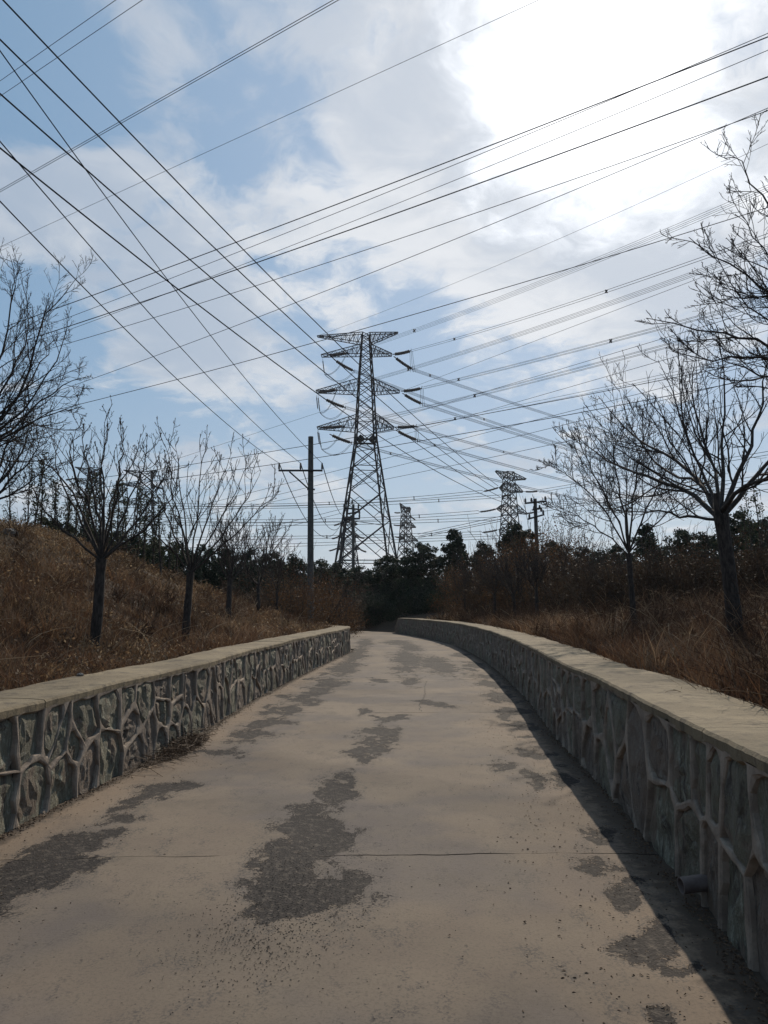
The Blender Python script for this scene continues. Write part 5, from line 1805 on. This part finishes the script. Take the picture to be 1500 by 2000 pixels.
# three wires on the concrete pole, running on to the next pole
def pole_wire(label, a, mid, ins, far, sag, w=1.5):
    i_px = project(np.array([ins]))
    P = wire_path(a, 13, (float(i_px[0][0]), float(i_px[1][0])), float(ins[1]), mid, (.12, 0), 40)
    Q = sagline(ins, at(far[0], far[1], P2D), sag, 24)
    out = [tubes(P[None], np.full((1, 40), .0125), 5), tubes(Q[None], np.full((1, 24), .024), 4)]
    V, F = join(out)
    tag(link('power_line', mesh_np('power_line', V, F, M['wire'], True)), label, 'power line', 'wires on the concrete pole')


pole_wire('wire on the left insulator of the concrete pole, running up to the left edge', (0, 393), (300, 697), INS[0], (667, 1021), 2.6)
pole_wire('wire on the middle insulator of the concrete pole, running up to the left edge', (0, 276), (275, 593), INS[1], (669, 1019), 2.0)
pole_wire('wire on the right insulator of the concrete pole, steepest of its three', (0, 99), (255, 450), INS[2], (672, 1008), .7)

# wires climbing from lower left to upper right
wire('thin wire cutting the very top left corner, upper of two', (0, 158), 60, (226, 0), 45, None, 1.1, (.1, .2))
wire('thin wire cutting the top left corner, lower of two', (0, 188), 60, (278, 0), 45, None, 1.1, (.1, .2))
wire('twin wires rising from the left edge to the top of the photo left of centre', (0, 373), 60, (656, 0), 40, (234, 239), 1.45, (.1, .2), bundle=(2, .19))
wire('very thin single wire rising from mid left to the top right of centre', (70, 450), 90, (1030, 10), 60, (400, 298), .8, (.12, .1))
wire('thick wire crossing to the right edge, topmost of the long group below the sun', (36, 629), 80, (1500, 72), 45, (700, 383), 1.8, (.03, .1))
wire('thin wire close under the topmost thick wire, meeting it at the right edge', (80, 640), 85, (1500, 65), 50, (696, 400), 1.1, (.03, .1))
wire('thin wire crossing to the right edge midway between two thick ones', (132, 645), 90, (1500, 98), 50, (700, 428), 1.0, (.08, .1))
wire('thick wire crossing to the right edge, second thick one under the sun', (77, 656), 80, (1500, 150), 45, (700, 443), 2.0, (.03, .1))
wire('wire below the thick ones, upper of a pair crossing near the right edge', (118, 675), 90, (1500, 216), 55, (700, 493), 1.2, (.08, .1))
wire('wire rising over the pylon top, lower of a pair crossing near the right edge', (140, 754), 90, (1500, 211), 55, (700, 543), 1.1, (.08, .1))
wire('faint hair-thin wire rising from the top of the big pylon to the right edge', (620, 656), 150, (1500, 281), 90, (1100, 463), .55, (0, .1))
wire('dark wire passing just over the top of the big pylon from left to right edge', (113, 800), 100, (1500, 405), 70, (700, 645), 1.3, (.08, .1))
wire('four conductor bundle leaving the top left tier of the big pylon', (680, 689), 161, (1500, 368), 75, (1100, 535), .55, (0, .1), bundle=(4, .48), spacers=(815,))
wire('twin bundle from the upper right arm of the big pylon to the right edge', (804, 685), 160, (1500, 459), 80, (1100, 597), .8, (0, .1), bundle=(2, .36), spacers=(885, 1192))
wire('four conductor bundle leaving the middle left tier of the big pylon', (658, 761), 161, (1500, 482), 80, (1100, 624), .6, (0, .1), bundle=(4, .42), spacers=(791,))
wire('thin wire rising between two bundles right of the big pylon', (793, 761), 170, (1500, 492), 90, (1100, 645), .7, (.06, .1))
wire('four-conductor bundle from the middle right arm of the big pylon', (825, 758), 160, (1500, 584), 80, (1100, 690), .6, (0, .1), bundle=(4, .40), spacers=(892, 1200))
wire('thin wire rising below the middle arm bundle of the big pylon', (830, 800), 170, (1500, 600), 90, (1150, 695), .8, (.2, .1))
wire('four conductor bundle leaving the bottom left tier of the big pylon', (672, 832), 161, (1500, 622), 80, (1100, 729), .6, (0, .1), bundle=(4, .40), spacers=(925,))
wire('thin wire low right of the big pylon, above the twiggy tree', (760, 857), 170, (1500, 645), 90, (1100, 745), .8, (.1, .1))
wire('dark wire crossing behind the concrete pole near its top, highest of two', (380, 906), 120, (1500, 701), 85, (993, 800), 1.2, (.3, .1))
wire('thin bundle leaving the lowest right arm of the big pylon', (813, 832), 160, (1500, 690), 85, (1150, 765), .6, (0, .1), bundle=(2, .42), spacers=(888,))
wire('dark wire crossing behind the concrete pole just above its insulators', (380, 929), 120, (1500, 735), 85, (1100, 812), 1.25, (.3, .1))
wire('thin wire behind the concrete pole below its crossarm, highest of three', (400, 985), 130, (1500, 705), 90, (744, 897), .8, (.2, .1), group='thin wires behind the pole')
wire('thin wire crossing behind the concrete pole below its brace, middle of three', (400, 1000), 130, (1500, 730), 90, (747, 917), .8, (.2, .1), group='thin wires behind the pole')
wire('thin wire low behind the concrete pole, lowest of three', (400, 1005), 130, (1500, 775), 90, (749, 937), .8, (.2, .1), group='thin wires behind the pole')
wire('faint thin wire rising left of the pylon into its bottom tier', (380, 885), 150, (640, 800), 165, None, .5, (.2, .5))

# lines reaching the far right pylon from the left
wire('bundle running level from the left into the top string of the far right pylon', (300, 984), 235, (943, 960), 213, (753, 977), .75, (.3, 0), bundle=(2, .75), spacers=(642, 815))
wire('bundle running level from the left into the second string of the far right pylon', (300, 990), 235, (979, 969), 213, (757, 983), .75, (.3, 0), bundle=(2, .75), spacers=(854,))
wire('bundle running level into the middle left string of the far right pylon', (300, 1012), 240, (935, 1000), 213, (807, 1009), .75, (.3, 0), bundle=(2, .8), spacers=(636, 810))
wire('bundle running level just under the middle string of the far right pylon', (300, 1022), 240, (980, 1012), 213, (764, 1020), .75, (.3, 0), bundle=(2, .8), spacers=(858,))
wire('bundle running level into the lowest string of the far right pylon', (300, 1052), 240, (941, 1041), 213, (767, 1046), .75, (.3, 0), bundle=(2, .8), spacers=(644, 852))
wire('lowest level bundle passing just above the evergreens', (300, 1075), 240, (980, 1049), 213, (771, 1052), .75, (.3, 0), bundle=(2, .8))
wire('three close wires from the small distant pylon up to the far right pylon', (816, 1047), 285, (988, 1011), 214, None, .9, (0, 0), bundle=(3, 1.0))
wire('wire sagging from the left into the second crossarm of the thin far pole, upper one', (540, 1026), 60, (672, 993), 82, None, .8, (.2, 0), group='wires joining the thin far pole from the left')
wire('wire sagging from the left into the lower crossarm of the thin far pole', (540, 1034), 60, (672, 1001), 82, None, .8, (.2, 0), group='wires joining the thin far pole from the left')
for i, (a, b, m_) in enumerate([((1108, 620), (1500, 500), None), ((1053, 959), (1500, 885), (1250, 920)), ((1050, 998), (1500, 930), (1250, 962)), ((1067, 978), (1500, 950), (1250, 975))]):
    if i == 0: continue
    wire(['', 'bundle leaving the upper right string of the far right pylon to the right edge', 'bundle leaving the lower right string of the far right pylon to the right edge', 'thin wires leaving the top crossarm of the leaning pole to the right'][i],
         a, [0, 214, 214, 58][i], b, [0, 150, 150, 40][i], m_, .8, (0, .1), bundle=(2, .7 if i < 3 else .3))
# pale bundles going away behind the big pylon to the lower right
for (lab, a, b, m_, s) in [('faint bundle falling from the upper right arm string of the big pylon to the right', STR['r1l'], (1400, 895), (1041, 800), (851,)),
                           ('faint bundle falling from the middle right arm string of the big pylon to the right', STR['r2l'], (1400, 945), (1000, 845), ()),
                           ('faint bundle falling from the lowest right arm string of the big pylon to the right', STR['r3l'], (1400, 990), (1073, 931), (857,)),
                           ('faint bundle falling from the upper left arm string behind the big pylon', STR['l1l'], (1400, 925), (993, 835), (950,)),
                           ('faint bundle falling from the middle left arm string behind the big pylon', STR['l2l'], (1400, 960), (993, 885), (993,)),
                           ('faint bundle falling from the lowest left arm string behind the big pylon', STR['l3l'], (1400, 1010), (980, 941), (776,))]:
    x, y = project(np.array([a]))
    wire(lab, (float(x[0]), float(y[0])), float(a[1]), b, 420, m_, .42, (0, .1), bundle=(4, .45), spacers=s)

# loose rock lying on the left bank and a pebble on the left cap
def rock(p, s, label, seed):
    rr_ = np.random.default_rng(seed)
    import itertools
    V = []; n1_, n2_ = 7, 10
    for i in range(n1_ + 1):
        th1 = math.pi * i / n1_
        for j in range(n2_):
            ph = 2 * math.pi * j / n2_
            k = 1 + rr_.uniform(-.16, .16)
            V.append((math.sin(th1) * math.cos(ph) * k * 1.3, math.sin(th1) * math.sin(ph) * k, math.cos(th1) * k * .7))
    V = np.array(V) * s + p
    idx = np.arange((n1_ + 1) * n2_).reshape(n1_ + 1, n2_)
    F = np.stack([idx[:-1], idx[1:], np.roll(idx[1:], -1, 1), np.roll(idx[:-1], -1, 1)], -1).reshape(-1, 4)
    tag(link('rock', mesh_np('rock', V, F, M['rock'])), label, 'rock')


p = on_ground(18, 1045); rock(p + [0, 0, .05], .17, 'pale grey rock half sunk in the grass high on the left bank', 5)
p = gpt(157, 1318, HL + .02); rock(p, .028, 'small pebble lying on the back edge of the left wall cap', 6)


# ------------------------------------------------------------------ thin spring haze
hm = bpy.data.materials.new('thin_haze'); hm.use_nodes = True
ht = hm.node_tree; ht.nodes.clear()
ho = ht.nodes.new('ShaderNodeOutputMaterial'); hv = ht.nodes.new('ShaderNodeVolumePrincipled')
hv.inputs['Color'].default_value = (0.86, 0.92, 1.0, 1)
hv.inputs['Density'].default_value = 0.00011
hv.inputs['Anisotropy'].default_value = 0.35
ht.links.new(hv.outputs[0], ho.inputs['Volume'])
x0, x1, y0, y1, z0, z1 = -3100, 3100, -450, 4100, -12, 125
V = [(x, y, z) for z in (z0, z1) for x, y in ((x0, y0), (x1, y0), (x1, y1), (x0, y1))]
F = [(0, 3, 2, 1), (4, 5, 6, 7), (0, 1, 5, 4), (1, 2, 6, 5), (2, 3, 7, 6), (3, 0, 4, 7)]
hb_ = link('haze', mesh_np('haze', V, F, hm))
tag(hb_, 'thin pale haze in the air over the whole valley', 'haze', kind='stuff')
